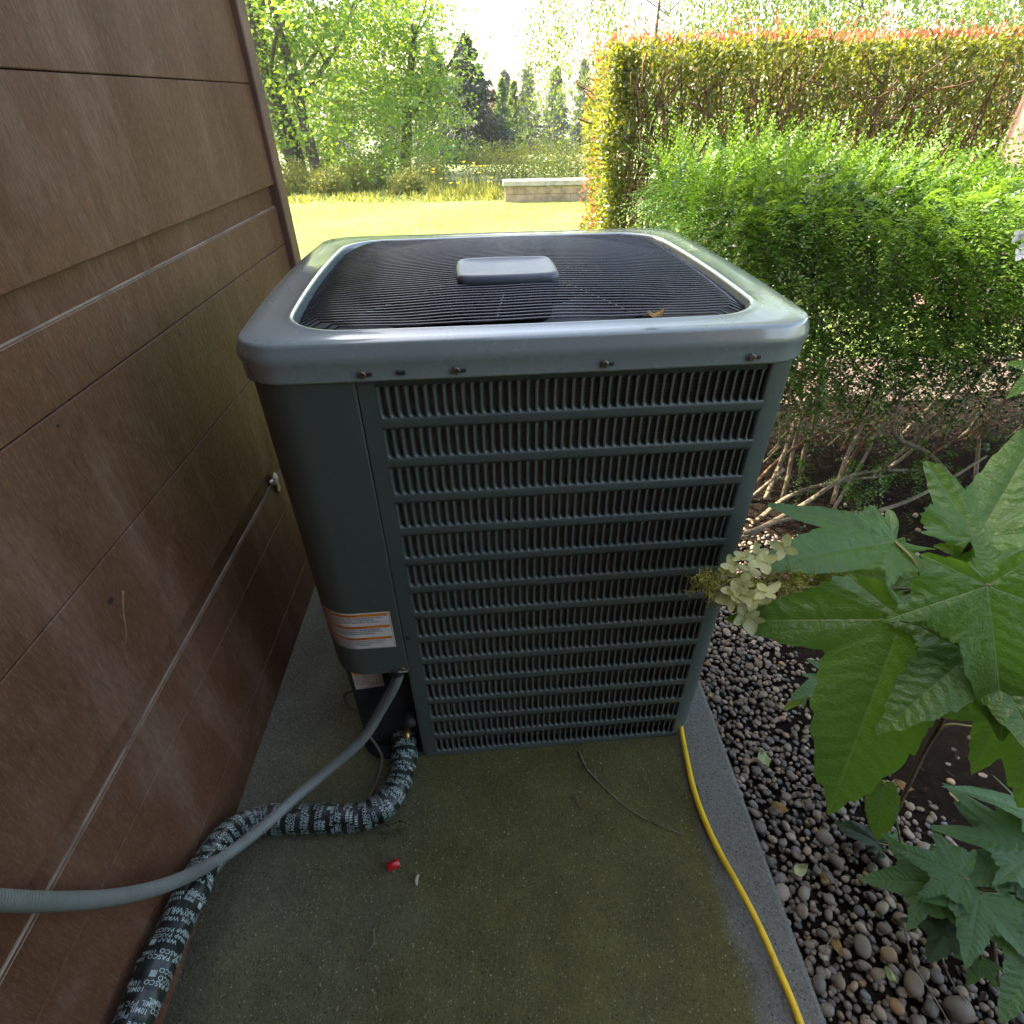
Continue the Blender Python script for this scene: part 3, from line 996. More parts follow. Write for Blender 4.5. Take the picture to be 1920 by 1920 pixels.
# --- right side panel (same pressing) and back
side = MB()
for r_ in range(14):
    for i in range(NF):
        y, z = .10 + PITCH * i, ROW0 - r_ * ROWP
        side.add([(HW + .0 - b, y + a, c + z) for a, b, c in LV], LF)
o = side.build('side_louvres', M['paint'], ac, True); tag(o, kind='stuff')
sf = MB()
zt_prev = LZ + .02
for r_ in range(15):
    zb = ROW0 - r_ * ROWP if r_ < 14 else .004
    sf.box(HW - TH, HW, .0985, .10 + PITCH * NF, zb, zt_prev)
    zt_prev = ROW0 - r_ * ROWP - ROWH
sf.box(HW - TH, HW + .0002, .083, .0985, .004, LZ + .02).box(HW - TH, HW, .10 + PITCH * NF, D - .05, .004, LZ + .02)
sf.build('side_frame', M['paint'], ac)
bk = [(HW, D - .05)] + [(HW - .05 + .05 * math.cos(a), D - .05 + .05 * math.sin(a)) for a in np.linspace(0, PI / 2, 8)[1:]] + [(-HW + .05, D)] + [(-HW + .05 - .05 * math.sin(a), D - .05 + .05 * math.cos(a)) for a in np.linspace(0, PI / 2, 8)[1:]] + [(-HW, .16)]
V = [(x, y, z) for z in (.004, LZ + .02) for x, y in bk]
n_ = len(bk)
MB().add(V, [(i, i + 1, n_ + i + 1, n_ + i) for i in range(n_ - 1)]).build('back_panel', M['paint'], ac, True)
# coil behind the louvres, closed dark core
MB().box(SX0 - .02, HW - .028, .0105, .045, .03, LZ - .01).build('coil', M['coil'], ac)
MB().box(HW - .045, HW - .018, .046, D - .06, .03, LZ - .01).build('side_coil', M['coil'], ac)
MB().box(-HW + .03, HW - .08, .075, D - .06, .02, LZ - .13).build('inner_core', M['dark'], ac)
# base pan with turned-up rim
bp = outline(HW - .002, .0016, D - .002, RC, 0, 0)
loops_mesh([[(x, y, 0.0) for x, y in bp], [(x, y, .0038) for x, y in bp], [(x * .97, .35 + (y - .35) * .97, .0055) for x, y in bp]], (True, True)).build('base_pan', M['dark'], ac, True)
pr = [(x, y - .0012) for x, y in outline(HW + .0015, .0, D, RC, 0, 0)]
rimz = [[(x, y, .001) for x, y in pr], [(x, y, .013) for x, y in pr], [(x * .995, .35 + (y - .35) * .995, .0145) for x, y in pr]]
npr = len(pr)
rim = loops_mesh(rimz)
# leave the rim off where the service corner is open
keep = [i for i, f in enumerate(rim.f) if all(rim.v[k][0] > SEAM or rim.v[k][1] > .2 for k in f)]
rim.f = [rim.f[i] for i in keep]; rim.uv = [None] * len(keep)
rim.build('base_rim', M['paint'], ac, True)

# --- control box cover round the left front corner
CZ0 = .312
cov = [(SEAM, -.0035)] + [(-HW + RC + .008, -.0035)] + [(-HW + RC + .008 - (RC + .010) * math.sin(a), -.0035 + (RC + .010) * (1 - math.cos(a))) for a in np.linspace(0, PI / 2, 14)[1:]] + [(-HW - .002, .165)]
n_ = len(cov)
zl_ = [CZ0, CZ0 + .002, LZ + .012]
V = [(x, y, z) for z in zl_ for x, y in cov]
F = [(k * n_ + i, (k + 1) * n_ + i, (k + 1) * n_ + i + 1, k * n_ + i + 1) for k in range(2) for i in range(n_ - 1)]
mb = MB().add(V, F)
# bottom flange and seam edge
V = [(x, y, CZ0) for x, y in cov] + [(x * .9 - .015, y + .045 * (1 if i < 3 else .5) + .01, CZ0 + .001) for i, (x, y) in enumerate(cov)]
mb.add(V, [(i, i + 1, n_ + i + 1, n_ + i) for i in range(n_ - 1)])
mb.add([(SEAM, -.0035, CZ0), (SEAM + .0012, -.002, CZ0), (SEAM + .0012, -.002, LZ + .012), (SEAM, -.0035, LZ + .012), (SEAM + .0012, .003, CZ0), (SEAM + .0012, .003, LZ + .012)],
       [(0, 1, 2, 3), (1, 4, 5, 2)])
cover = mb.build('control_cover', M['paint'], ac, True)
for x, z in ((SEAM - .010, CZ0 + .010),):
    MB().disc((x, -.0034, z), .0052, .0035, 14).build('screw', M['screw'], cover)
MB().disc((SEAM + .012, -.0002, CZ0 + .095), .0042, .003, 12).build('panel_screw', M['ink'], ac)
MB().box(SEAM - .022, SEAM - .001, -.0045, -.0036, CZ0 - .0005, CZ0 + .0035).build('worn_edge', M['galv'], cover)

# --- label wrapped on the corner
def wrap(u, v, off):
    """u metres left of the seam, v height"""
    x0 = SEAM - u
    xc = -HW + RC + .008
    r0 = RC + .010
    if x0 >= xc: return (x0, -.0035 - off, v)
    a = (xc - x0) / r0
    if a < PI / 2: return (xc - (r0 + off) * math.sin(a), -.0035 + r0 - (r0 + off) * math.cos(a), v)
    return (xc - r0 - off, -.0035 + r0 + (xc - x0 - r0 * PI / 2), v)

def wrap_patch(u0, u1, v0, v1, off, nu=24):
    mb = MB()
    V = []
    for k in range(nu + 1):
        u = u0 + (u1 - u0) * k / nu
        V += [wrap(u, v0, off), wrap(u, v1, off)]
    mb.add(V, [(2 * k, 2 * k + 1, 2 * k + 3, 2 * k + 2) for k in range(nu)])
    return mb

_font_cache = {}
def text_arrays(body, offset=0.0, res=2, spacing=1.0):
    key = (body, offset, res, spacing)
    if key in _font_cache: return _font_cache[key]
    cu = bpy.data.curves.new('lettering', 'FONT')
    cu.body = body; cu.size = 1.0; cu.resolution_u = res; cu.offset = offset; cu.space_character = spacing
    cu.dimensions = '2D'; cu.fill_mode = 'FRONT'
    ob = bpy.data.objects.new('lettering', cu)
    COL.objects.link(ob)
    dg = bpy.context.evaluated_depsgraph_get()
    me = bpy.data.meshes.new_from_object(ob.evaluated_get(dg))
    v = np.zeros(len(me.vertices) * 3, dtype=np.float32); me.vertices.foreach_get('co', v)
    f = [tuple(p.vertices) for p in me.polygons]
    v = v.reshape(-1, 3)[:, :2].astype(float)
    bpy.data.objects.remove(ob); bpy.data.curves.remove(cu); bpy.data.meshes.remove(me)
    _font_cache[key] = (v, f)
    return v, f

lab = wrap_patch(.013, .213, .388, .483, .0004).build('warning_label', M['label'], ac, True)
def label_text(mb, body, u_left, z, size, off=.0010, sx=1.0):
    v, f = text_arrays(body, .012)
    mb.add([wrap(u_left - x * size * sx, z + y * size, off) for x, y in v], f)
inkm, redm = MB(), MB()
lines = [("WARNING", ["HAZARD OF ELECTRIC SHOCK. CAN CAUSE INJURY OR DEATH.", "DISCONNECT ALL REMOTE ELECTRIC POWER SUPPLIES", "BEFORE SERVICING. THIS COMPARTMENT MUST BE CLOSED", "EXCEPT WHEN SERVICING."]),
         ("AVERTISSEMENT", ["DANGER DE CHOC ELECTRIQUE. PEUT CAUSER BLESSURES.", "LE COURANT AVANT TOUT ENTRETIEN OU INSPECTION. LE", "COMPARTIMENT DOIT RESTER FERME SAUF PENDANT", "L'ENTRETIEN."]),
         ("ADVERTENCIA", ["PELIGRO DE CHOQUE ELECTRICO. DESCONECTE TODAS LAS", "FUENTES REMOTAS DE ENERGIA ANTES DE DAR SERVICIO.", "ESTE COMPARTIMIENTO DEBE ESTAR CERRADO", "EXCEPTO DURANTE EL SERVICIO."])]
zt = .480
UL = .160
for head, body in lines:
    wrap_patch(.017, UL, zt - .0065, zt, .0007).build('label_bar', M['orange'], lab, True)
    label_text(redm, head, .103, zt - .0055, .0062, .0011)
    tri = [(.111, zt - .0055), (.105, zt - .0055), (.108, zt - .0008)]
    redm.add([wrap(u, z, .0011) for u, z in tri], [(0, 1, 2)])
    zz = zt - .0115
    for ln in body:
        w_ = text_arrays(ln, .012)[0][:, 0].max()
        label_text(inkm, ln, UL - .002, zz, .0046, .0008, min(1.0, (UL - .02) / (w_ * .0046)))
        zz -= .0052
    zt -= .0305
inkm.build('label_text', M['ink'], lab)
redm.build('label_heading', M['redink'], lab)
# small black pictogram on the wrapped end: hexagonal sign
hx = MB()
hx.add([wrap(.172 + .0095 * math.cos(R(30 + 60 * i)), .4075 + .0125 * math.sin(R(30 + 60 * i)), .0008) for i in range(6)], [tuple(range(6))])
hx.add([wrap(.190 + a, .4120 + b, .0008) for a, b in ((0, 0), (.005, .003), (.006, .0), (.002, -.004))], [(0, 1, 2, 3)])
hx.add([wrap(.187 + a, .4050 + b, .0008) for a, b in ((0, 0), (.003, .001), (.003, -.002), (.0, -.003))], [(0, 1, 2, 3)])
hx.build('label_pictogram', M['ink'], lab)
MB().add([wrap(.172 + a, .4075 + b, .0011) for a, b in ((-.0035, -.003), (.0035, -.003), (.0035, .003), (-.0035, .003))], [(0, 1, 2, 3)]).build('pictogram_mark', M['label'], lab)
fr = MB()
for u0, u1, v0, v1 in ((.0145, .0152, .3895, .4815), (.0145, UL, .3895, .3901)):
    fr.v += []
    q = wrap_patch(u0, u1, v0, v1, .0006)
    fr.add(q.v, q.f)
fr.build('label_border', M['ink'], lab)

# --- service corner below the cover: recessed plate, faded label, valves
SY = .032
MB().box(-HW + .016, SEAM + .004, SY, SY + .20, .006, CZ0 + .03, .002).build('service_plate', M['dark'], ac)
MB().box(SEAM - .001, SEAM + .0035, .001, SY + .02, .006, CZ0 + .03).build('panel_return', M['paint'], ac)
q = MB().add([(-.366, SY - .0008, .222), (-.306, SY - .0008, .228), (-.306, SY - .0008, .306), (-.366, SY - .0008, .306)], [(0, 1, 2, 3)]).build('rating_label', M['label_old'], ac)
MB().add([(-.363, SY - .0012, .268), (-.310, SY - .0012, .271), (-.310, SY - .0012, .290), (-.363, SY - .0012, .290)], [(0, 1, 2, 3)]).build('label_bar', M['orange'], q)
rt = MB()
for i in range(6):
    v, f = text_arrays("RISK OF ELECTRIC SHOCK" if i % 2 else "DISCONNECT POWER BEFORE", .012)
    sz = .0041
    rt.add([(-.361 + x * sz * .9, SY - .0012, .262 - i * .0052 + y * sz) for x, y in v], f)
rt.build('label_text', M['redink'], q)
vz = .085
MB().tube([(-.263, SY + .01, .13), (-.263, SY - .03, .13), (-.263, SY - .036, .13)], [.014, .014, .010], 12).build('service_valve', M['dark'], ac, True)
MB().tube([(-.276, SY + .01, .075), (-.276, SY - .020, .075), (-.276, SY - .030, .072)], [.008, .008, .006], 6).build('service_valve', M['brass'], ac, True)

# ================================================================== PIPE, CONDUIT, CORDS
PR = .0272
pipe_pts = [at_depth(757, 1340, 1.42), at_z(757, 1368, .045), at_z(757, 1425, PR), at_z(742, 1480, PR), at_z(700, 1524, PR), at_z(640, 1534, PR), at_z(560, 1536, PR),
            at_z(490, 1538, PR + .005), at_z(430, 1565, PR + .012), at_z(385, 1625, PR + .012), at_z(345, 1700, PR + .006), at_z(300, 1800, PR), at_z(255, 1905, PR), at_z(215, 2010, PR), at_z(150, 2250, PR)]
pipe_pts[0] = np.array([-.228, .80, .115])
# keep the pipe clear of the siding
for i_, (px, py) in enumerate(((430, 1565), (385, 1625), (345, 1700), (300, 1800), (255, 1905), (215, 2010), (150, 2250))):
    q = at_x(px, py, XW + .012 + PR)
    if q[2] > PR: pipe_pts[8 + i_] = q
pipe_pts = [np.array([max(p[0], XW + .012 + PR), p[1], max(p[2], PR)]) for p in pipe_pts]
pc = np.array(catmull(pipe_pts, 12))
pipe = empty('insulated_pipe', tuple(pc[40]))
tag(pipe, 'black wrapped refrigerant pipe with pale green lettering lying along the wall', 'pipe')
off_ = np.array(pc[40])
Lp = np.concatenate([[0], np.cumsum(np.linalg.norm(np.diff(pc, axis=0), axis=1))])
TOT = Lp[-1]
npts = int(TOT / .0055)
sp = np.linspace(0, TOT, npts)
pcr = np.stack([np.interp(sp, Lp, pc[:, i]) for i in range(3)], 1)
for _ in range(6):
    pcr[1:-1] = (pcr[:-2] + 2 * pcr[1:-1] + pcr[2:]) / 4
# spiral wrap overlaps give slow radius steps
rad = PR * (1 + .035 * np.sin(sp * 55) + .02 * np.sin(sp * 131 + 1) + .03 * ((sp * 18) % 1.0))
Tn = unit(np.gradient(pcr, axis=0))
Uf = np.zeros_like(pcr); Wf = np.zeros_like(pcr)
u = np.cross(Tn[0], [0, 0, 1.0]); u /= np.linalg.norm(u)
for i in range(npts):
    u = u - Tn[i] * np.dot(u, Tn[i]); u /= np.linalg.norm(u)
    Uf[i] = u; Wf[i] = np.cross(Tn[i], u)
NS = 26
V, F = [], []
for i in range(npts):
    for j in range(NS):
        a = 2 * PI * j / NS
        wr = 1 + .03 * math.sin(3 * a + sp[i] * 40) + .02 * math.sin(5 * a - sp[i] * 90)
        V.append(pcr[i] - off_ + rad[i] * wr * (math.cos(a) * Uf[i] + math.sin(a) * Wf[i]))
for i in range(npts - 1):
    for j in range(NS):
        j2 = (j + 1) % NS
        F.append((i * NS + j, (i + 1) * NS + j, (i + 1) * NS + j2, i * NS + j2))
F.append(tuple(range(NS))); F.append(tuple((npts - 1) * NS + j for j in range(NS))[::-1])
MB().add(V, F).build('tape_wrap', M['pipe'], pipe, True)
def pipe_pos(s, a, off=.0008):
    i = min(max(s / TOT * (npts - 1), 0), npts - 1.001)
    k = int(i); t = i - k
    c = pcr[k] * (1 - t) + pcr[k + 1] * t
    uu = Uf[k] * (1 - t) + Uf[k + 1] * t; ww = Wf[k] * (1 - t) + Wf[k + 1] * t
    rr = rad[k] * (1 - t) + rad[k + 1] * t
    wr = 1 + .03 * math.sin(3 * a + s * 40) + .02 * math.sin(5 * a - s * 90)
    return c - off_ + (rr * wr + off) * (math.cos(a) * uu + math.sin(a) * ww)
words = ["PASCO ", "10MIL ", "PVC ", "PIPE ", "WRAP "]
pm = MB()
s = .02
row = 0
while s < TOT - .02:
    ph = (row * 2.17) % 6.28 + .6 * math.sin(s * 9)
    start = (row * 2) % 5
    a = ph
    size = .0084 * random.uniform(.95, 1.05)
    kx = 1.12
    skew = .06 + random.uniform(-.02, .02)
    wi = start
    while a < ph + 2 * PI - .55:
        wd = words[wi % 5]; wi += 1
        v, f = text_arrays(wd.strip(), .014, 2, 1.05)
        wl = v[:, 0].max() * size * kx
        if random.random() > .04:
            pts_ = [pipe_pos(s + y * size + skew * (a - ph) * PR, a - 0 + (x * size * kx) / PR) for x, y in v]
            pm.add(pts_, f)
        elif random.random() > .3:
            pts_ = [pipe_pos(s + yy, a + xx) for xx, yy in ((0, 0), (.35, 0), (.35, .008), (0, .008))]
            pm.add(pts_, [(0, 1, 2, 3)])
        a += (wl + size * .42) / PR
    s += random.uniform(.0092, .0112)
    row += 1
pm.build('tape_lettering', M['print'], pipe)
# crumpled tape flap at the bend, torn end at the wall
fl = MB()
c0 = at_z(735, 1545, .035) - off_
V = []
for i in range(6):
    for j in range(4):
        V.append(c0 + np.array([-.035 + .014 * i, -.012 + .006 * j + .004 * math.sin(i * 2.1), .028 - .013 * j + .006 * math.sin(i * 1.7 + j)]))
fl.add(V, [(i * 4 + j, i * 4 + j + 1, (i + 1) * 4 + j + 1, (i + 1) * 4 + j) for i in range(5) for j in range(3)])
fl.build('tape_flap', M['pipe'], pipe, True)

cond_pts = [at_depth(737, 1262, 1.26), at_depth(733, 1290, 1.275), at_z(712, 1335, .175), at_z(680, 1385, .115), at_z(620, 1440, .080), at_z(560, 1490, .072),
            at_z(490, 1553, .084), at_z(420, 1605, .105), at_x(330, 1652, -.53), at_x(230, 1680, -.545), at_x(120, 1690, -.552), at_x(0, 1688, -.552), at_x(-160, 1670, -.545)]
c_, s_ = math.cos(AC_YAW), math.sin(AC_YAW)
def ac_world(x, y, z): return np.array([AC_X + x * c_ - y * s_, AC_Y + x * s_ + y * c_, z])
cond_pts[0] = ac_world(-.268, .012, .318); cond_pts[1] = ac_world(-.272, .008, .275)
cp = catmull(cond_pts, 10)
cond = empty('electrical_conduit', tuple(cp[0]))
tag(cond, 'grey flexible electrical conduit curving from under the air conditioner across the wall', 'conduit')
MB().tube([np.array(p) - cp[0] for p in cp], .0110, 16).build('conduit_tube', M['conduit'], cond, True)
MB().tube([np.array(ac_world(-.268, .012, .322)) - cp[0], np.array(ac_world(-.269, .011, .298)) - cp[0]], .0175, 12).build('conduit_fitting', M['dark'], cond, True)

wire_px = [(648, 1300, .13), (652, 1322, .10), (672, 1335, .085), (690, 1375, .05), (712, 1408, .03), (716, 1430, .012), (706, 1465, .006), (690, 1500, .02)]
wp = catmull([ac_world(-.352, .06, .19)] + [at_z(x, y, z) for x, y, z in wire_px], 6)
o = MB().tube(wp, .0030, 8).build('control_wire', M['thinwire'], None, True)
tag(o, 'thin tan control wire dangling from the service corner to the wrapped pipe', 'wire')

yc_px = [(1276, 1362), (1283, 1400), (1298, 1470), (1318, 1530), (1345, 1590), (1378, 1650), (1405, 1700), (1432, 1755), (1458, 1815), (1482, 1870), (1503, 1925), (1535, 2010), (1590, 2150)]
ycz = [.012, .008, .007, .010, .016, .022, .024, .022, .018, .012, .008, .007, .007]
yp = catmull([at_z(x, y, z) for (x, y), z in zip(yc_px, ycz)], 8)
o = MB().tube(yp, .0062, 12).build('yellow_cord', M['yellow'], None, True)
tag(o, 'bright yellow cord running from the air conditioner along the slab edge', 'cord')
bc = catmull([at_z(x, y, .004) for x, y in ((1304, 1470), (1312, 1500), (1326, 1545), (1342, 1580), (1362, 1618), (1378, 1640))], 6)
o = MB().tube(bc, [.001] + [.0035] * (len(bc) - 2) + [.001], 8).build('cord_shadow', M['cord_shadow_black'], None, True)  # thin black tube standing in for the yellow cord's shadow
tag(o, 'short dark strip drawn as the shadow beside the yellow cord', 'cord')

# red cap and litter on the slab
p = at_z(737, 1622, .0085)
capo = empty('red_cap', (p[0], p[1], 0))
tag(capo, 'small glossy red plastic cap lying on the concrete', 'cap')
dv = np.array([math.cos(R(24)), math.sin(R(24)), 0])
MB().tube([np.array([0, 0, .0085]) - dv * .012, np.array([0, 0, .0085]) - dv * .0115, np.array([0, 0, .0085]) + dv * .011, np.array([0, 0, .0085]) + dv * .0125], [.0075, .0083, .0083, .0072], 16).build('cap_body', M['redcap'], capo, True)
MB().tube([np.array([0, 0, .0085]) - dv * .0122, np.array([0, 0, .0085]) - dv * .0118], .0056, 12).build('cap_mouth', M['ink'], capo)
p = at_z(780, 1650, .004)
o = MB().tube([p + np.array([.002, -.009, 0]), p, p + np.array([.003, .009, .001])], [.0025, .0042, .003], 7).build('wood_fragment', plain('pale_fragment', (.30, .30, .20), .8), None, True)
tag(o, 'small pale fragment beside the red cap', 'fragment')
def stick(name, px, r, mat, label, cat, zz=.003):
    pts = catmull([at_z(x, y, zz) for x, y in px], 6)
    n = len(pts)
    o = MB().tube(pts, [r * (1 - .55 * i / n) for i in range(n)], 7).build(name, mat, None, True)
    tag(o, label, cat)
    return o
stick('twig', [(1085, 1408), (1100, 1440), (1130, 1473), (1170, 1510), (1215, 1538), (1280, 1565)], .0022, M['twig'], 'long thin curved twig on the concrete in front of the air conditioner', 'twig')
stick('twig', [(1072, 1492), (1082, 1505), (1093, 1521)], .0016, M['darktwig'], 'short dark twig on the concrete slab', 'twig')
stick('grass_straw', [(700, 1742), (702, 1760), (697, 1776), (684, 1787)], .0012, M['thinwire'], 'short curled dry straw on the concrete slab', 'straw')
# crumbs of leaf and grit, too many to count
n = 420
cx = rng.uniform(-.45, .50, n); cyy = rng.uniform(.02, .70, n)
P = np.stack([cx, cyy, np.full(n, .0016)], 1)
A = rand_unit(n); A[:, 2] *= .15
o = link('leaf_crumbs', leaves_mesh('leaf_crumbs', P, A, np.tile([0, 0, 1.0], (n, 1)) + rand_unit(n) * .25, rng.uniform(.002, .0075, n) * rng.uniform(.4, 1, n), rng.uniform(.0012, .004, n)), None,
         leaf_mat('crumbs', [(0, (.09, .08, .03)), (.6, (.20, .19, .08)), (1, (.36, .33, .20))], tfac=.1, rough=.8))
tag(o, 'scattered leaf crumbs and grit on the slab', 'debris', kind='stuff')

# ================================================================== GRAVEL
gravel = empty('gravel_strip', (.52, .6, GZ))
tag(gravel, 'strip of rounded multicoloured river gravel along the slab edge', 'gravel', kind='structure')
def pebble_mesh(seed, nu=9, nv=6):
    rg = np.random.default_rng(seed)
    sc = np.array([1.0, rg.uniform(.62, .9), rg.uniform(.42, .66)])
    k = rg.normal(size=(4, 3)) * 1.3; ph = rg.uniform(0, 6, 4)
    V = [(0, 0, 1)]
    for i in range(1, nv):
        for j in range(nu):
            th, a = PI * i / nv, 2 * PI * j / nu
            V.append((math.sin(th) * math.cos(a), math.sin(th) * math.sin(a), math.cos(th)))
    V.append((0, 0, -1))
    V = np.array(V)
    V = np.sign(V) * np.abs(V) ** .9
    dis = 1 + sum(.07 * np.sin(V @ k[i] + ph[i]) for i in range(4))
    V = V * dis[:, None] * sc
    F = []
    for j in range(nu): F.append((0, 1 + j, 1 + (j + 1) % nu))
    for i in range(nv - 2):
        for j in range(nu):
            F.append((1 + i * nu + j, 1 + (i + 1) * nu + j, 1 + (i + 1) * nu + (j + 1) % nu, 1 + i * nu + (j + 1) % nu))
    b = 1 + (nv - 2) * nu
    e = len(V) - 1
    for j in range(nu): F.append((e, b + (j + 1) % nu, b + j))
    return V, F
PB = [pebble_mesh(40 + i) for i in range(14)]
PS = [pebble_mesh(40 + i, 7, 5) for i in range(14)]
PBM = []
for V, F in PB:
    me = MB().add(V, F).mesh('pebble')
    me.polygons.foreach_set('use_smooth', np.ones(len(me.polygons), dtype=bool))
    me.materials.append(M['pebble'])
    PBM.append(me)
def gravel_edge(y):
    """right-hand limit of the gravel"""
    return .80 + .05 * math.sin(y * 5) + .04 * math.sin(y * 13 + 1) + (.10 if y < .35 else 0) * min(1, (.35 - y) / .2 if y < .35 else 0)
placed = []
def try_place(x, y, r):
    for (a, b, c) in placed:
        if (a - x) ** 2 + (b - y) ** 2 < ((c + r) * .80) ** 2: return False
    placed.append((x, y, r)); return True
fixed = [(1520, 1300, .018, 2), (1715, 1845, .024, 5), (1800, 1890, .024, 7), (1618, 1775, .020, 3), (1655, 1700, .015, 9)]
def add_pebble(x, y, r, mi, tilt=.35):
    o = link('pebble', PBM[mi % 14], gravel)
    z = GZ + .030 + r * .30
    o.location = (x - .52, y - .6, z - GZ)
    o.scale = (r, r * random.uniform(.85, 1.1), r * random.uniform(.9, 1.15))
    o.rotation_euler = (random.uniform(-tilt, tilt), random.uniform(-tilt, tilt), random.uniform(0, 6.28))
for px, py, r, mi in fixed:
    p = at_z(px, py, GZ + .04)
    placed.append((p[0], p[1], r)); add_pebble(p[0], p[1], r, mi, .15)
tries = 0
while len(placed) < 300 and tries < 9000:
    tries += 1
    y = random.uniform(-.02, 1.15) if random.random() < .8 else random.uniform(-.02, .6)
    x = random.uniform(.525, gravel_edge(y))
    r = random.choice([.009, .010, .011, .012, .013, .014, .016]) * random.uniform(.9, 1.15)
    if y > .55: r *= .80
    if try_place(x, y, r):
        add_pebble(x, y, r, random.randrange(14))
# the many small ones between and below
allV, allF, base = [], [], 0
def rotm(a, b, c):
    return np.array(Matrix.Rotation(c, 3, 'Z') @ Matrix.Rotation(b, 3, 'Y') @ Matrix.Rotation(a, 3, 'X'))
mbp = MB()
ng = 0
yv = -.35
while yv < 1.9:
    xe = gravel_edge(yv) + .10
    xv = .522
    while xv < xe:
        d = .0135
        if random.random() < 1.0 - .75 * max(0, (xv - (xe - .2)) / .2):
            r = random.uniform(.005, .0095)
            V, F = PS[random.randrange(14)]
            Rm = rotm(random.uniform(-.6, .6), random.uniform(-.6, .6), random.uniform(0, 6.28))
            q = (V * r) @ Rm.T + np.array([xv + random.uniform(-.007, .007) - .52, yv + random.uniform(-.007, .007) - .6, .024 + random.uniform(-.004, .007)])
            mbp.add(q, F); ng += 1
        xv += d
    yv += .0132
# gravel scattered out over the soil
for _ in range(300):
    x, y = random.uniform(.75, 1.7), random.uniform(-.1, 1.7)
    if random.random() < (x - .75) / 1.2: continue
    r = random.uniform(.005, .013)
    V, F = PS[random.randrange(14)]
    q = (V * r) @ rotm(random.uniform(-.5, .5), random.uniform(-.5, .5), random.uniform(0, 6)).T + np.array([x - .52, y - .6, .012 + .03 * min(1, max(0, (x - .9) / .6)) + r * .3])
    mbp.add(q, F)
o = mbp.build('small_pebbles', M['pebbles'], gravel, True); tag(o, kind='stuff')
# bed of fines under the gravel
gx, gy = np.linspace(0.0, .40, 20), np.linspace(-1.5, 1.4, 60)
o = sheet('gravel_bed', gx, gy, lambda X, Y: .018 + 0 * X, M['soil'], jitter=.003); o.parent = gravel
for k_ in ('kind',):
    del o[k_]

# mulch chips over the soil bed
n = 9000
P = np.stack([rng.uniform(.62, 4.0, n), rng.uniform(-.3, 2.55, n), np.zeros(n)], 1)
P[:, 2] = GZ + .012 + .03 * np.clip((P[:, 0] - .9) / .6, 0, 1) + rng.uniform(0, .014, n)
A = rand_unit(n); A[:, 2] *= .3
keep = (P[:, 0] > .86) | (rng.random(n) < .18)
P, A = P[keep], A[keep]; n = len(P)
P[P[:, 0] < .86, 2] += .022
o = link('bark_mulch', leaves_mesh('bark_mulch', P, A, np.tile([0, 0, 1.0], (n, 1)) + rand_unit(n) * .5, rng.uniform(.006, .030, n), rng.uniform(.002, .008, n)), None, M['mulch'])
tag(o, 'dark shredded bark and leaf litter over the planting bed', 'mulch', kind='stuff')

# fallen leaves
def fallen(px, py, size, mat, label, z=GZ + .045, name='fallen_leaf', ang=None):
    p = at_z(px, py, z)
    V, F = [], []
    n1, n2 = 9, 5
    ang = random.uniform(0, 6.28) if ang is None else ang
    for i in range(n1):
        t = i / (n1 - 1)
        w = .30 * size * math.sin(PI * t ** .8) ** 1.1
        for j in range(n2):
            c = (j / (n2 - 1) - .5) * 2
            x = (t - .5) * size; y = c * w
            zz = .55 * abs(y) + 1.1 * (t - .5) ** 2 * size * .8 + .004 * math.sin(5 * t + 3 * c)
            V.append((x * math.cos(ang) - y * math.sin(ang), x * math.sin(ang) + y * math.cos(ang), zz))
    F = [(i * n2 + j, (i + 1) * n2 + j, (i + 1) * n2 + j + 1, i * n2 + j + 1) for i in range(n1 - 1) for j in range(n2 - 1)]
    o = MB().add(V, F).build(name, mat, None, True)
    o.location = (p[0], p[1], z)
    tag(o, label, 'leaf')
    return o
fallen(1432, 1427, .045, M['pale_leaf'], 'pale green curled fallen leaf on the gravel below the cord start')
fallen(1790, 1494, .036, M['dry_leaf'], 'rounded orange dry leaf lying on dark soil', GZ + .04)
fallen(1692, 1475, .038, M['dry_leaf'], 'tan dry leaf on soil beside the drooping hydrangea leaf', GZ + .04)
fallen(1460, 1515, .038, M['dry_leaf'], 'crumpled brown dry leaf in the middle of the gravel strip')
fallen(1500, 1632, .036, M['pale_leaf'], 'narrow yellowish fallen leaf on the gravel')
fallen(1546, 1650, .022, M['dry_leaf'], 'tiny bright tan leaf scrap on the gravel')
fallen(1548, 1470, .030, M['dry_leaf'], 'orange brown leaf under the tip of the large drooping leaf')
fallen(1570, 1778, .030, M['dry_leaf'], 'amber dry leaf beside a large blue grey stone')
fallen(1668, 1828, .024, M['pale_leaf'], 'small lime green leaf scrap among the lower gravel stones')
fallen(1332, 1305, .020, M['dry_leaf'], 'small orange leaf scrap at the slab edge by the air conditioner')
o = fallen(1228, 592, .022, M['dry_leaf'], 'dry tan leaf lying on the wire fan guard', .985, ang=.1)
def twig3(px, r, label, z=GZ + .05):
    return stick('twig', px, r, M['twig'], label, 'twig', z)
twig3([(1694, 1722), (1700, 1760), (1715, 1810), (1745, 1860), (1772, 1905), (1790, 1940)], .0024, 'long bare curved twig lying over the large lower gravel')
twig3([(1765, 1790), (1775, 1820), (1790, 1850), (1815, 1885)], .0018, 'thin dark twig on soil below the low hydrangea leaves')
twig3([(1490, 1475), (1520, 1478), (1556, 1487)], .0014, 'straight short twig across the upper gravel')
twig3([(1545, 1790), (1552, 1770), (1563, 1752)], .0013, 'tiny upright twig in the gravel beside the slab')

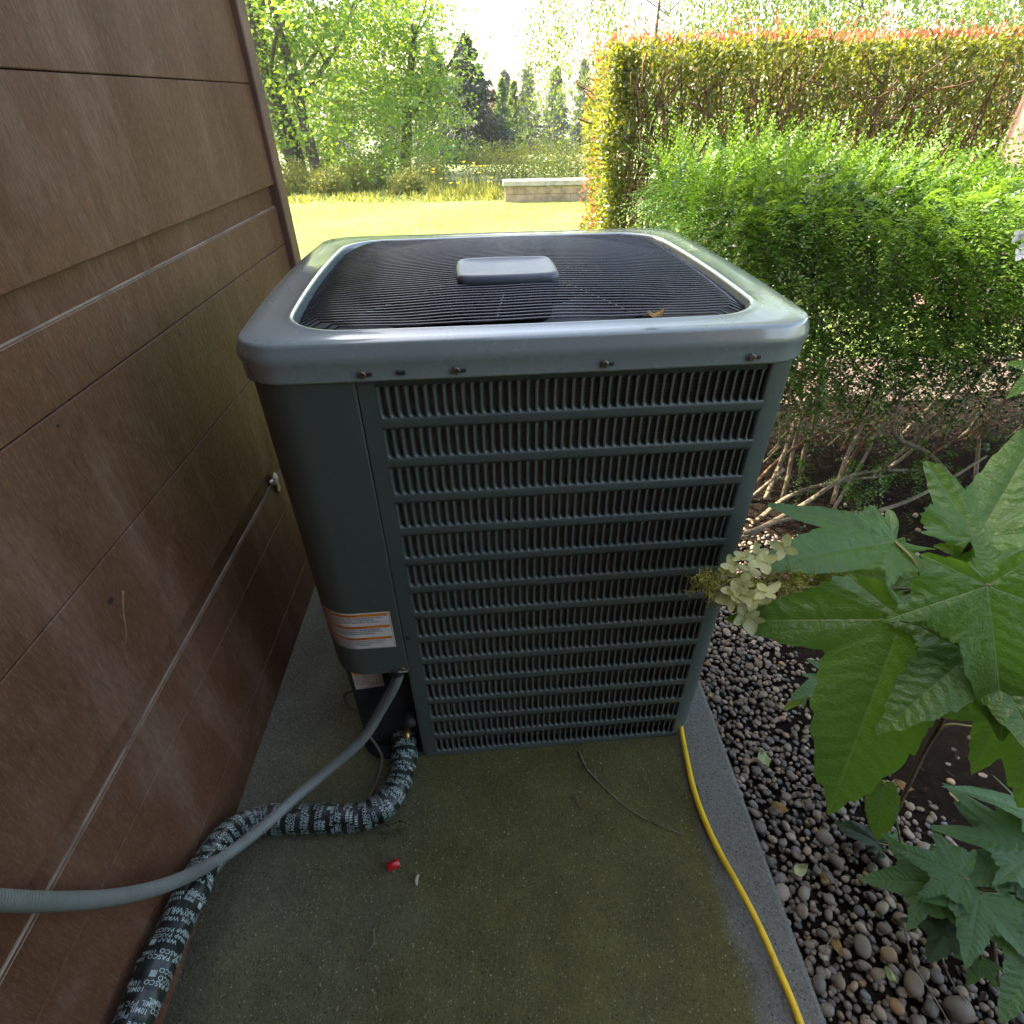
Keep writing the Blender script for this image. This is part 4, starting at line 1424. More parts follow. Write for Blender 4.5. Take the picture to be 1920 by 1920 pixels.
# ================================================================== BOX-LEAVED SHRUB
def flat_spray(bases, dirs, lens, curl, nl, leafL, leafW, spread=.85):
    """shoots with leaves in two ranks; returns leaf arrays"""
    n = len(bases)
    t = (np.arange(nl) + .6) / nl
    side = np.where(np.arange(nl) % 2 == 0, 1.0, -1.0)
    d = unit(dirs)
    up = np.tile([0, 0, 1.0], (n, 1))
    S = unit(np.cross(d, up + rand_unit(n) * .35))
    Nn = np.cross(S, d)
    P = bases[:, None, :] + d[:, None, :] * (lens[:, None] * t[None])[:, :, None]
    P = P + np.array([0, 0, 1.0]) * (-(curl[:, None] * (t[None] ** 2)) * lens[:, None])[:, :, None]
    tang = d[:, None, :] + np.array([0, 0, 1.0]) * (-2 * curl[:, None] * t[None])[:, :, None]
    tang = unit(tang)
    A = tang * .55 + S[:, None, :] * (side[None, :, None] * spread)
    NN = np.broadcast_to(Nn[:, None, :], A.shape) + rng.normal(size=A.shape) * .22
    sz = (.75 + .5 * rng.random((n, nl))) * (1 - .35 * t[None] ** 3)
    return P.reshape(-1, 3), A.reshape(-1, 3), NN.reshape(-1, 3), (sz * leafL).ravel(), (sz * leafW).ravel()

SX_0, SX_1, SY_0, SY_1 = .625, 3.1, 1.50, 2.52
shrub = empty('boxleaf_shrub', (1.6, 1.95, GZ + .03))
tag(shrub, 'low bright green small-leaved shrub with arching sprays and bare stems beneath', 'shrub')
so = np.array(shrub.location)
def shrub_top(x):
    return 1.015 + .025 * np.sin(x * 3.1 + .5) + .02 * np.sin(x * 7.3) - .07 * np.clip(x - .9, 0, 1.2)
n = 7400
bx = rng.uniform(SX_0, SX_1, n)
bx = np.where(rng.random(n) < .5, SX_0 + (bx - SX_0) * .55, bx)
tpos = rng.random(n)
top = shrub_top(bx)
which = rng.random(n)
B = np.zeros((n, 3)); Dr = np.zeros((n, 3))
f_top, f_front, f_left = which < .40, (which >= .40) & (which < .86), which >= .86
# top
B[f_top] = np.stack([bx[f_top], rng.uniform(SY_0 + .02, SY_1, f_top.sum()), top[f_top] - rng.uniform(.0, .10, f_top.sum())], 1)
Dr[f_top] = np.array([0, -.15, .8]) + rng.normal(size=(f_top.sum(), 3)) * np.array([.55, .5, .35])
# front: thick above, thin towards the bare feet
zf = rng.random(f_front.sum()) ** .75
zfr = .30 + (top[f_front] - .30) * zf
bulge = .12 * np.sin(bx[f_front] * 4.0 + 3 * zf) + .07 * np.sin(bx[f_front] * 11 + 5 * zf) + .16 * (1 - zf) ** 1.2
B[f_front] = np.stack([bx[f_front], SY_0 + .05 + bulge + rng.uniform(-.03, .22, f_front.sum()), zfr], 1)
Dr[f_front] = np.array([0, -.75, .25]) + rng.normal(size=(f_front.sum(), 3)) * np.array([.6, .35, .35])
# left end
zl2 = rng.random(f_left.sum()) ** .6
B[f_left] = np.stack([SX_0 + rng.uniform(.0, .14, f_left.sum()), rng.uniform(SY_0 + .08, SY_1, f_left.sum()), .32 + (.97 - .32) * zl2], 1)
Dr[f_left] = np.array([-.7, -.15, .3]) + rng.normal(size=(f_left.sum(), 3)) * np.array([.35, .5, .35])
# keep clear of the air conditioner
lens = rng.uniform(.06, .17, n)
curl = rng.uniform(.1, .7, n)
nl = 20
P, A, Nn, L, Wd = flat_spray(B, Dr, lens, curl, nl, .0128, .0078)
ok = ~((P[:, 0] < .47) & (P[:, 1] < 1.47) & (P[:, 2] < 1.0))
hole = np.sin(P[:, 0] * 9 + 2 * np.sin(P[:, 2] * 8)) * np.sin(P[:, 2] * 13 + 1.7 * np.sin(P[:, 0] * 6))
ok &= ~((hole > .35) & (P[:, 1] < SY_0 + .22) & (P[:, 2] < .98) & (rng.random(len(P)) < .85))
ok &= ~((P[:, 2] < .46) & (rng.random(len(P)) < .55))
link('foliage', leaves_mesh('foliage', (P - so)[ok], A[ok], Nn[ok], L[ok], Wd[ok]), shrub, M['shrub'], True)
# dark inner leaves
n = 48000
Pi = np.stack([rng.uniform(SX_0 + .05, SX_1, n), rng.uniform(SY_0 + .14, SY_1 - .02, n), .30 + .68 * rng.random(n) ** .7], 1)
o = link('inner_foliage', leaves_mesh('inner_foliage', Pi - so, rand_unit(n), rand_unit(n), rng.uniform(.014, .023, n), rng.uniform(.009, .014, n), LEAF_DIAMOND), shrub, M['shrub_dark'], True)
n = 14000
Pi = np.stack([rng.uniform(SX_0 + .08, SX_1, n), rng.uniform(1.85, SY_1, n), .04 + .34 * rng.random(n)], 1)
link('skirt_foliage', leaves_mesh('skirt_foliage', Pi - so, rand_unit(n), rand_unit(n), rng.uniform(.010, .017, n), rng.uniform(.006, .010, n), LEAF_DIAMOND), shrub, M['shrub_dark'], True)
# fresh upright shoots along the top
n = 760
bx = rng.uniform(SX_0, SX_1, n); bx = np.where(rng.random(n) < .6, SX_0 + (bx - SX_0) * .45, bx)
B = np.stack([bx, rng.uniform(SY_0, SY_1, n), shrub_top(bx) - rng.uniform(.0, .05, n)], 1)
Dr = np.array([0, -.1, 1.0]) + rng.normal(size=(n, 3)) * np.array([.45, .4, .25])
P, A, Nn, L, Wd = flat_spray(B, Dr, rng.uniform(.08, .24, n), rng.uniform(-.1, .35, n), 24, .0128, .0080)
link('new_shoots', leaves_mesh('new_shoots', P - so, A, Nn, L, Wd), shrub, M['shrub_tip'], True)
# front arching fresh sprays
n = 1250
bx = rng.uniform(SX_0, SX_1, n); bx = np.where(rng.random(n) < .6, SX_0 + (bx - SX_0) * .5, bx)
zz = .60 + .42 * rng.random(n) ** .55
B = np.stack([bx, SY_0 + .04 + .10 * np.sin(bx * 4.0) + rng.uniform(-.05, .08, n), zz], 1)
Dr = np.array([-.1, -.8, .25]) + rng.normal(size=(n, 3)) * np.array([.6, .3, .3])
P, A, Nn, L, Wd = flat_spray(B, Dr, rng.uniform(.10, .22, n), rng.uniform(.3, .8, n), 24, .0132, .0084)
ok = ~((P[:, 0] < .47) & (P[:, 1] < 1.47) & (P[:, 2] < 1.02))
link('front_sprays', leaves_mesh('front_sprays', (P - so)[ok], A[ok], Nn[ok], L[ok], Wd[ok]), shrub, M['shrub_tip'], True)
# long lit whips leaning out over the path side
for px, dep in ((((1760, 436), (1790, 415), (1815, 396)), 1.9), (((1845, 462), (1880, 440), (1925, 405)), 1.75)):
    pts = np.array(catmull([at_depth(x, y, dep) for x, y in px], 6)) - so
    MB().tube(pts, .0016, 5).build('whip', M['petiole'], shrub, True)
    k = 26
    tt = np.linspace(.05, 1, k) * (len(pts) - 1.001)
    Pw = np.array([pts[int(t)] * (1 - t % 1) + pts[int(t) + 1] * (t % 1) for t in tt])
    dw = unit(pts[-1] - pts[0])
    Sw = unit(np.cross(dw, [0, 0, 1.0])); sg = np.where(np.arange(k) % 2 == 0, 1, -1)[:, None]
    link('whip_leaves', leaves_mesh('whip_leaves', Pw, dw * .7 + Sw * sg * .7, np.tile([0, -.3, 1.0], (k, 1)), np.full(k, .014), np.full(k, .010)), shrub, M['shrub_tip'])
# bare stems, each its own
def wander(p0, d0, length, n, wob, rg):
    p, d = np.array(p0, dtype=float), unit(np.array(d0, dtype=float))
    out = [p.copy()]
    for i in range(n):
        d = unit(d + rg.normal(size=3) * wob)
        p = p + d * length / n
        out.append(p.copy())
    return out
rg = np.random.default_rng(21)
for i in range(46):
    x = .62 + 2.9 * (i / 46) + rg.uniform(-.06, .06)
    y = rg.uniform(1.62, 2.2)
    d = np.array([rg.uniform(-.25, .5), rg.uniform(-.55, .15), 1.0])
    pts = wander((x, y, GZ + .015), d, rg.uniform(.65, .95), 9, .16, rg)
    r0 = rg.uniform(.005, .0105)
    mb = MB().tube(np.array(pts) - so, [r0 * (1 - .07 * k) for k in range(10)], 6)
    o = mb.build('stem', M['twig'] if i % 3 else M['darktwig'], shrub, True)
    for q in range(3):
        k = rg.integers(2, 8)
        b = wander(pts[k], unit(np.array(pts[k + 1]) - pts[k]) + rg.normal(size=3) * .7, rg.uniform(.15, .4), 6, .25, rg)
        MB().tube(np.array(b) - so, [r0 * .5 * (1 - .12 * u_) for u_ in range(7)], 5).build('side_branch', M['twig'], o, True)
# the pale stems and low boughs that read in the photograph
for px, dep, r0 in ((((1560, 945), (1590, 850), (1640, 755), (1660, 720)), (1.86, 1.90), .008), (((1790, 905), (1740, 850), (1675, 812), (1690, 735)), (1.85, 1.9), .010),
                    (((1400, 1005), (1500, 950), (1600, 890), (1720, 880)), (1.80, 1.85), .009), (((1420, 975), (1480, 930), (1560, 905), (1680, 890)), (1.86, 1.95), .008),
                    (((1435, 935), (1470, 850), (1500, 770), (1560, 690)), (1.9, 1.95), .008), (((1545, 810), (1580, 740), (1620, 670), (1640, 610)), (1.9, 2.0), .006),
                    (((1395, 1000), (1470, 975), (1540, 965), (1640, 958)), (1.78, 1.80), .007), (((1640, 960), (1700, 940), (1770, 905), (1850, 855)), (1.74, 1.80), .007),
                    (((1495, 640), (1525, 735), (1550, 790), (1500, 800)), (1.95, 1.9), .005), (((1770, 815), (1800, 760), (1830, 715), (1860, 660)), (1.9, 2.0), .006),
                    (((1470, 880), (1440, 905), (1410, 930), (1395, 940)), (1.9, 1.86), .006), (((1560, 960), (1620, 860), (1650, 800), (1680, 770)), (1.95, 2.0), .006)):
    pts = catmull([at_depth(x, y, dep[0] + (dep[1] - dep[0]) * i / 3) for i, (x, y) in enumerate(px)], 5)
    pts = np.array(pts); pts[:, 2] = np.maximum(pts[:, 2], GZ + .03)
    MB().tube(pts - so, [r0 * (1 - .5 * i / len(pts)) for i in range(len(pts))], 7).build('stem', M['twig'], shrub, True)
# suckers with small leaves low down
n = 170
B = np.stack([rng.uniform(.95, 2.4, n), rng.uniform(1.45, 1.75, n), rng.uniform(.02, .34, n)], 1)
c1 = np.array([at_depth(1640, 880, 1.78), at_depth(1690, 905, 1.76), at_depth(1600, 920, 1.8), at_depth(1745, 850, 1.85)])
B[:70] = c1[rng.integers(0, 4, 70)] + rng.normal(size=(70, 3)) * .05
P, A, Nn, L, Wd = flat_spray(B, np.array([-.2, -.5, .2]) + rng.normal(size=(n, 3)) * .6, rng.uniform(.05, .13, n), rng.uniform(.2, .7, n), 16, .0115, .0070)
link('low_suckers', leaves_mesh('low_suckers', P - so, A, Nn, L, Wd), shrub, M['shrub'], True)

# ================================================================== TALL HEDGE
HX0, HX1, HY0, HY1 = .93, 6.2, 5.2, 6.2
HB = float(lawn_z(5.5)) + GZ
HT = 1.545
hedge = empty('tall_hedge', (3.0, 5.7, HB))
tag(hedge, 'tall clipped hedge with red new shoots along its flat top and brown inner stems', 'hedge')
ho = np.array(hedge.location)
def box_shell(n, inset):
    w = rng.random(n)
    P = np.zeros((n, 3)); Nr = np.zeros((n, 3))
    lx, ly, lz = HX1 - HX0, HY1 - HY0, HT - HB
    u_, v_ = rng.random(n), rng.random(n)
    fr, le, tp, bk_ = w < .56, (w >= .56) & (w < .74), (w >= .74) & (w < .93), w >= .93
    P[fr] = np.stack([HX0 + lx * u_[fr] ** 1.15, np.full(fr.sum(), HY0), HB + .05 + (lz - .05) * v_[fr] ** .72], 1); Nr[fr] = (0, -1, .25)
    P[le] = np.stack([np.full(le.sum(), HX0), HY0 + ly * u_[le], HB + .03 + (lz - .03) * v_[le]], 1); Nr[le] = (-1, -.1, .3)
    P[tp] = np.stack([HX0 + lx * u_[tp], HY0 + ly * v_[tp], np.full(tp.sum(), HT)], 1); Nr[tp] = (0, -.1, 1)
    P[bk_] = np.stack([HX0 + lx * u_[bk_], np.full(bk_.sum(), HY1), HB + .05 + lz * v_[bk_]], 1); Nr[bk_] = (0, 1, .2)
    dep = np.abs(rng.normal(size=n)) * inset
    lump = .05 * np.sin(P[:, 0] * 5) * np.sin(P[:, 2] * 6 + P[:, 0] * 2)
    P = P - unit(Nr) * (dep + lump)[:, None]
    return P, Nr
n = 52000
P, Nr = box_shell(n, .12)
# the clipped face is thin where old stems show
thin = np.exp(-((P[:, 2] - .55) / .55) ** 2) * (P[:, 1] < HY0 + .4) * (P[:, 0] > HX0 + .25)
gap = .5 + .5 * np.sin(P[:, 0] * 6.1 + 2 * np.sin(P[:, 2] * 3.1)) * np.sin(P[:, 2] * 5.3 + P[:, 0] * 2.2)
keep = rng.random(n) > thin * (.34 + .5 * gap)
P, Nr = P[keep], Nr[keep]; n = len(P)
A = unit(Nr) * .5 + rng.normal(size=(n, 3)) * .6 + np.array([0, 0, .25])
Nn = unit(Nr) + rng.normal(size=(n, 3)) * .55 + np.array([0, 0, .5])
link('foliage', leaves_mesh('foliage', P - ho, A, Nn, rng.uniform(.030, .058, n), rng.uniform(.017, .028, n), LEAF_POINT), hedge, M['hedge'], True)
# red shoots: along top, along the left arris
n = 3000
P = np.stack([HX0 + (HX1 - HX0) * rng.random(n), HY0 + (HY1 - HY0) * rng.random(n) ** 1.6, HT + rng.uniform(-.02, .03, n) ], 1)
tall = rng.random(n) < .22
cl_ = (np.sin(P[:, 0] * 7) + np.sin(P[:, 0] * 17 + 1) > .3)
P[:, 2] += np.where(tall & cl_, rng.uniform(.0, .15, n), 0)
A = np.array([0, -.1, 1.0]) + rng.normal(size=(n, 3)) * .45
nl_ = 3600
P2 = np.stack([np.full(nl_, HX0) + rng.normal(size=nl_) * .03, HY0 + .03 + (HY1 - HY0) * rng.random(nl_), HB + .1 + (HT - HB - .1) * rng.random(nl_)], 1)
k2 = rng.random(nl_) < .12
P = np.concatenate([P, P2[k2]]); A = np.concatenate([A, np.array([-.8, -.2, .4]) + rng.normal(size=(k2.sum(), 3)) * .5])
n = len(P)
link('red_shoots', leaves_mesh('red_shoots', P - ho, A, rand_unit(n) + np.array([0, -.3, .3]), rng.uniform(.026, .050, n), rng.uniform(.010, .018, n), LEAF_POINT), hedge, M['hedge_red'], True)
rg = np.random.default_rng(5)
st = MB()
for i in range(260):
    x = rg.uniform(HX0 + .12, HX1); y = rg.uniform(HY0 + .08, HY1 - .1)
    pts = wander((x, y, HB), (rg.uniform(-.15, .15), rg.uniform(-.12, .05), 1), HT - HB - .08, 9, .09, rg)
    pts = [np.array([np.clip(p[0], HX0 + .05, HX1), np.clip(p[1], HY0 + .02, HY1), p[2]]) for p in pts]
    r0 = rg.uniform(.006, .020)
    st.tube(np.array(pts) - ho, [r0 * (1 - .07 * k) for k in range(10)], 5)
    for q in range(3):
        k = rg.integers(3, 9)
        b = wander(pts[k], (rg.normal() * .5, rg.normal() * .4 - .3, .8), rg.uniform(.2, .5), 5, .3, rg)
        st.tube(np.array(b) - ho, [r0 * .45] * 6, 4)
o = st.build('branches', M['darktwig'], hedge, True); tag(o, kind='stuff')
# a white-blossomed patch on the face
# sunlit strip end of the hedge
# ================================================================== HYDRANGEAS
def lobed_leaf(name, base, tip, normal, parent, mat, off, lobes=((0, 1.0, 34), (62, .80, 30), (-62, .80, 30), (118, .48, 30), (-118, .48, 30)),
               droop=.16, fold=.18, serr=.055, seed=0, wavy=.03, nphi=200, nr=12, core=.34, twist=0.0):
    rg = np.random.default_rng(seed + 100)
    base, tip = np.array(base, float), np.array(tip, float)
    X = tip - base; Ln = np.linalg.norm(X); X /= Ln
    Nn = np.array(normal, float); Nn = Nn - X * Nn.dot(X); Nn /= np.linalg.norm(Nn)
    X = (tip - base) + Nn * droop * Ln; Ln = np.linalg.norm(X); X /= Ln     # the drooping tip still ends at tip
    Nn = Nn - X * Nn.dot(X); Nn /= np.linalg.norm(Nn)
    Yv = np.cross(Nn, X)
    ph = np.linspace(-180, 180, nphi, endpoint=False)
    Rr = np.zeros(nphi); 
    which = np.zeros(nphi, int)
    for i, (a0, l0, w0) in enumerate(lobes):
        d = (ph - a0 + 180) % 360 - 180
        s_ = np.abs(d) / w0
        g = l0 / (1 + 1.15 * s_ ** 1.35) ** 1.25
        g = g + l0 * .10 * np.exp(-(np.abs(d) / 5.0) ** 1.2)
        g = np.where(np.abs(d) < 85, g, 0)
        which = np.where(g > Rr, i, which); Rr = np.maximum(Rr, g)
    back = np.clip((np.abs(ph) - 95) / 60, 0, 1)
    Rr = np.maximum(Rr, core * (1 - .72 * back))
    Rr = Rr * (1 - np.clip((np.abs(ph) - 145) / 35, 0, 1) * .55)
    for _ in range(1): Rr = (np.roll(Rr, 1) + 4 * Rr + np.roll(Rr, -1)) / 6
    teeth = (np.abs(((np.arange(nphi) * .24 + rg.uniform(0, 1)) % 1) - .5) * 2) ** 1.5
    Rr = Rr * (1 + serr * (teeth - .4) + serr * .6 * rg.normal(size=nphi) * .4)
    rr = np.linspace(0, 1, nr) ** .85
    V = [np.zeros(3)]; UVv = [(0.0, 0.0)]
    lob = np.array([R(l[0]) for l in lobes])
    wph = rg.uniform(0, 6, 3)
    def height(x, y, r_, a, c, edge):
        h = -droop * (x * abs(x)) - droop * .55 * (y * y) + fold * abs(y) * .45
        ph_ = a * 10.0 - abs(c) * 7.5
        tri = abs((ph_ % 1) - .5)
        h += .003 * (tri - .25) * min(1, abs(c) * 14) * (1 - .5 * edge)
        h -= .010 * math.exp(-(c / .03) ** 2)
        h += wavy * edge * math.sin(9 * math.atan2(y, x) + wph[0]) * .8 + wavy * .6 * math.sin(4 * x + wph[1]) * math.sin(5 * y + wph[2])
        return h
    pts = []
    for k in range(1, nr):
        for j in range(nphi):
            a_ = R(ph[j]); r_ = rr[k] * Rr[j]
            x, y = r_ * math.cos(a_), r_ * math.sin(a_)
            d = (a_ - lob + PI) % (2 * PI) - PI
            i = int(np.argmin(np.abs(d) / np.array([l[2] for l in lobes])))
            a, c = r_ * math.cos(d[i]), r_ * math.sin(d[i])
            h = height(x, y, r_, a, c, rr[k] ** 3)
            if twist: h += twist * y * x
            pts.append((x, y, h)); UVv.append((a, c))
    V += [np.array(p) for p in pts]
    Wp = [base - off + Ln * (p[0] * X + p[1] * Yv + p[2] * Nn) for p in V]
    F, UV = [], []
    def q(k, j): return 0 if k == 0 else 1 + (k - 1) * nphi + (j % nphi)
    for j in range(nphi):
        f = (0, q(1, j), q(1, j + 1)); F.append(f); UV.append(tuple(UVv[i] for i in f))
    for k in range(1, nr - 1):
        for j in range(nphi):
            f = (q(k, j), q(k + 1, j), q(k + 1, j + 1), q(k, j + 1)); F.append(f); UV.append(tuple(UVv[i] for i in f))
    return MB().add(Wp, F, UV).build(name, mat, parent, True)

def shade_petiole(parent, off, a, b, r=.0022, sag=.0, mat=None, name='petiole'):
    a, b = np.array(a, float), np.array(b, float)
    mid = (a + b) / 2 + np.array([0, 0, sag])
    MB().tube(np.array(catmull([a, mid, b], 5)) - off, r, 7).build(name, mat or M['petiole'], parent, True)

D3 = ((0, 1.0, 36), (60, .78, 30), (-60, .78, 30), (120, .40, 30), (-120, .40, 30))
hyd_root = np.array([.80, .50, GZ + .02])
hyd = empty('oakleaf_hydrangea', tuple(hyd_root))
tag(hyd, 'large oakleaf hydrangea with broad lobed leaves and a cream flower panicle beside the air conditioner', 'hydrangea')
hub = at_depth(1735, 1100, .88)
hub2 = at_depth(1790, 1075, .86)
VIEW = lambda p: unit(CAM_P - np.array(p))
UP = np.array([0, 0, 1.0])
def hleaf(bpx, bd, tpx, td, up=.6, view=.6, extra=(0, 0, 0), mat='hyd', seed=0, joint=None, **kw):
    b, t = at_depth(bpx[0], bpx[1], bd), at_depth(tpx[0], tpx[1], td)
    nrm = UP * up + VIEW(b) * view + np.array(extra)
    lobed_leaf('leaf', b, t, nrm, hyd, M[mat], hyd_root, seed=seed, **kw)
    j = hub if joint is None else joint
    shade_petiole(hyd, hyd_root, b, j, .0026, .01)
    return b
BIG = dict(core=.42)
# the big drooping leaf in front
hleaf((1692, 1160), .74, (1563, 1497), .76, .15, .95, (-.1, 0, 0), seed=1, lobes=((0, 1.0, 44), (62, .62, 32), (-66, .80, 34), (112, .22, 26), (-112, .16, 26)), droop=.02, fold=.12, core=.40)
# leaf overlapping it on the right
hleaf((1845, 1205), .69, (1664, 1360), .70, .45, .8, (0, .1, 0), seed=2, lobes=((0, 1.0, 38), (58, .85, 36), (-60, .65, 30), (120, .4, 30), (-120, .4, 30)), droop=.14, core=.45)
# right-hand leaf with the broad sheen
hleaf((1852, 1098), .66, (1880, 1362), .66, .35, .9, (.1, 0, 0), seed=3, lobes=((0, 1.0, 34), (62, .75, 30), (-70, .62, 30), (125, .45, 30), (-125, .4, 30)), droop=.20, core=.45, joint=hub2)
# lower right leaf running out of view
hleaf((1975, 1265), .66, (1915, 1490), .66, .3, .9, (.1, 0, 0), seed=4, lobes=((0, 1.0, 42), (60, .8, 34), (-60, .62, 34), (120, .4, 30), (-120, .4, 30)), droop=.12, core=.5, joint=hub2)
# upper left leaf lying flat
hleaf((1678, 1016), .92, (1449, 1058), .87, .9, .25, (0, -.1, 0), seed=5, lobes=((0, 1.0, 34), (42, .48, 30), (-33, .84, 18), (165, .46, 22), (-120, .30, 26)), droop=.12, fold=.25, core=.30)
# upright pale heart leaf
hleaf((1832, 1006), .80, (1960, 790), .82, .5, .85, (-.2, 0, 0), seed=6, lobes=((0, 1.0, 30), (50, .62, 30), (-58, .70, 34), (115, .3, 30), (-115, .3, 30)), droop=-.06, fold=.3, core=.34, joint=hub2)
# yellow-green leaf, the light from behind put into its colour
hleaf((1725, 1092), .93, (1474, 1062), .96, .85, .35, mat='hyd_yellow', seed=7, droop=.08, core=.3, lobes=((0, 1.0, 26), (55, .6, 26), (-55, .6, 26), (120, .3, 30), (-120, .3, 30)))
hleaf((1720, 1080), .97, (1640, 1140), .98, .85, .3, mat='hyd_yellow', seed=8, droop=.1, core=.4)
# more leaves on the right
hleaf((1880, 1090), .72, (1985, 1010), .72, .75, .55, seed=9, core=.45, joint=hub2)
hleaf((1850, 1048), .82, (1965, 975), .84, .8, .4, mat='hyd_yellow', seed=10, core=.35, joint=hub2)
hleaf((1800, 1062), .83, (1868, 1005), .80, .5, .7, seed=11, core=.3, joint=hub2, lobes=((0, 1.0, 24), (50, .5, 24), (-50, .5, 24)))
hleaf((1790, 1085), .84, (1838, 1045), .80, .4, .8, mat='hyd_yellow', seed=12, core=.25, joint=hub2, lobes=((0, 1.0, 22), (50, .45, 24), (-50, .4, 24)))
hleaf((1960, 690), .78, (1893, 742), .80, .6, .7, seed=13, core=.4, joint=at_depth(1990, 900, .8))
hleaf((1838, 1180), .84, (1700, 1150), .88, .8, .4, seed=14, core=.4)
hleaf((1900, 1260), .82, (1830, 1330), .86, .8, .4, seed=15, core=.4)
hleaf((1650, 1140), .96, (1555, 1122), .98, .8, .4, seed=16, core=.35)
hleaf((1880, 1330), .80, (1830, 1440), .84, .8, .4, seed=27, core=.4, joint=hub2)
# stems
MB().tube(np.array(catmull([hyd_root + np.array([.0, .02, -.02]), at_depth(1728, 1420, 1.12), at_depth(1775, 1330, 1.0), at_depth(1770, 1210, .92), hub], 6)) - hyd_root, [.0046] * 10 + [.0042] * 15, 9).build('stem', M['hystem'], hyd, True)
MB().tube(np.array(catmull([hub, at_depth(1770, 1095, .86), at_depth(1800, 1050, .84), at_depth(1832, 1006, .80)], 6)) - hyd_root, .0042, 8).build('stem', M['hystem'], hyd, True)
MB().tube(np.array(catmull([at_depth(1775, 1330, 1.0), at_depth(1830, 1230, .92), hub2], 6)) - hyd_root, .0042, 8).build('stem', M['hystem'], hyd, True)
MB().tube(np.array(catmull([at_depth(1728, 1420, 1.12), at_depth(1768, 1362, 1.08), at_depth(1835, 1364, 1.05)], 6)) - hyd_root, .0028, 7).build('stem', M['petiole'], hyd, True)

# flower panicle
pan = empty('flower_panicle'); pan.parent = hyd
pA, pB = at_depth(1715, 1103, .92), at_depth(1318, 1108, .83)
MB().tube(np.array(catmull([hub, pA, (pA + pB) / 2 + np.array([0, 0, .006]), pB], 6)) - hyd_root, [.0032 - .0001 * i for i in range(19)], 7).build('panicle_stem', M['petiole'], pan, True)
rg = np.random.default_rng(11)
bud = MB()
budP = []
for i in range(180):
    t = rg.uniform(.30, 1.0)
    c = pA * (1 - t) + pB * t
    d = unit(rg.normal(size=3) + np.array([0, 0, .2])); ax = unit(pB - pA)
    d = unit(d - ax * d.dot(ax) + ax * .35)
    ln = (.046 * (1 - .55 * t) + .006) * rg.uniform(.5, 1.1)
    e = c + d * ln
    bud.tube(np.array([c, (c + e) / 2 + rg.normal(size=3) * .002, e]) - hyd_root, [.0006, .0005, .0004], 4, False)
    for k in range(9):
        e2 = e + rg.normal(size=3) * .006
        bud.tube(np.array([e, e2]) - hyd_root, .00035, 3, False)
        budP.append(e2 - hyd_root)
o = bud.build('bud_stalks', M['bud'], pan); tag(o, kind='stuff')
bp_ = np.array(budP); nb = len(bp_)
o = link('flower_buds', leaves_mesh('flower_buds', np.concatenate([bp_, bp_]), rand_unit(2 * nb), rand_unit(2 * nb), rng.uniform(.0022, .0042, 2 * nb), rng.uniform(.0018, .003, 2 * nb)), pan, M['bud']); tag(o, kind='stuff')
def floret(px, py, d, size, nrm, mat, seed, parent=pan):
    rg = np.random.default_rng(seed)
    c = at_depth(px, py, d)
    n_ = unit(np.array(nrm, float)); u_ = unit(np.cross(n_, [0.3, .2, 1])); w_ = np.cross(n_, u_)
    mb = MB()
    a0 = rg.uniform(0, 6)
    for q in range(4):
        a = a0 + q * PI / 2 + rg.uniform(-.1, .1)
        dx, dy = math.cos(a) * u_ + math.sin(a) * w_, -math.sin(a) * u_ + math.cos(a) * w_
        L_ = size * rg.uniform(.85, 1.1); cup = rg.uniform(-.1, .45)
        V = []
        for i in range(6):
            t = i / 5
            wd = .62 * math.sin(PI * (t * .86 + .09)) ** .7 * (1 if i > 0 else .25)
            for j in range(5):
                s_ = (j / 4 - .5) * 2
                V.append(c - hyd_root + L_ * (t * dx + s_ * wd * .55 * dy + n_ * (cup * t * t + .10 * s_ * s_ * t + .04 * math.sin(5 * s_ + q))) + n_ * .0006 * q)
        mb.add(V, [(i * 5 + j, (i + 1) * 5 + j, (i + 1) * 5 + j + 1, i * 5 + j + 1) for i in range(5) for j in range(4)])
    o = mb.build('floret', mat, parent, True)
    return c
fl_list = [(1372, 1062, .82, .016), (1390, 1045, .82, .015), (1362, 1072, .83, .014), (1418, 1040, .82, .020), (1432, 1055, .81, .021), (1470, 1028, .83, .022), (1405, 1070, .80, .017),
           (1378, 1108, .80, .018), (1395, 1092, .79, .016), (1372, 1125, .80, .020), (1400, 1118, .785, .017), (1415, 1128, .79, .020), (1437, 1112, .775, .020), (1395, 1158, .82, .022), (1412, 1162, .82, .018), (1465, 1160, .84, .015), (1455, 1148, .84, .014)]
for i, (px, py, d, sz) in enumerate(fl_list):
    nr_ = VIEW(at_depth(px, py, d)) * .7 + np.array([-.25 + .02 * i, 0, .5]) + np.random.default_rng(i).normal(size=3) * .45
    c = floret(px, py, d, sz, nr_, M['petal'], i)
    t = min(1, max(.1, (1715 - px - 10) / 397))
    q = pA * (1 - t) + pB * t
    shade_petiole(pan, hyd_root, c, q, .0006, .002, name='floret_stalk')
for i, (px, py, d) in enumerate(((1475, 1125, .93), (1510, 1118, .93), (1490, 1140, .95))):
    c = floret(px, py, d, .014, VIEW(at_depth(px, py, d)) + np.array([0, 0, .4]), M['petal_w'], 60 + i)
    shade_petiole(pan, hyd_root, c, pA * .45 + pB * .55, .0006, name='floret_stalk')
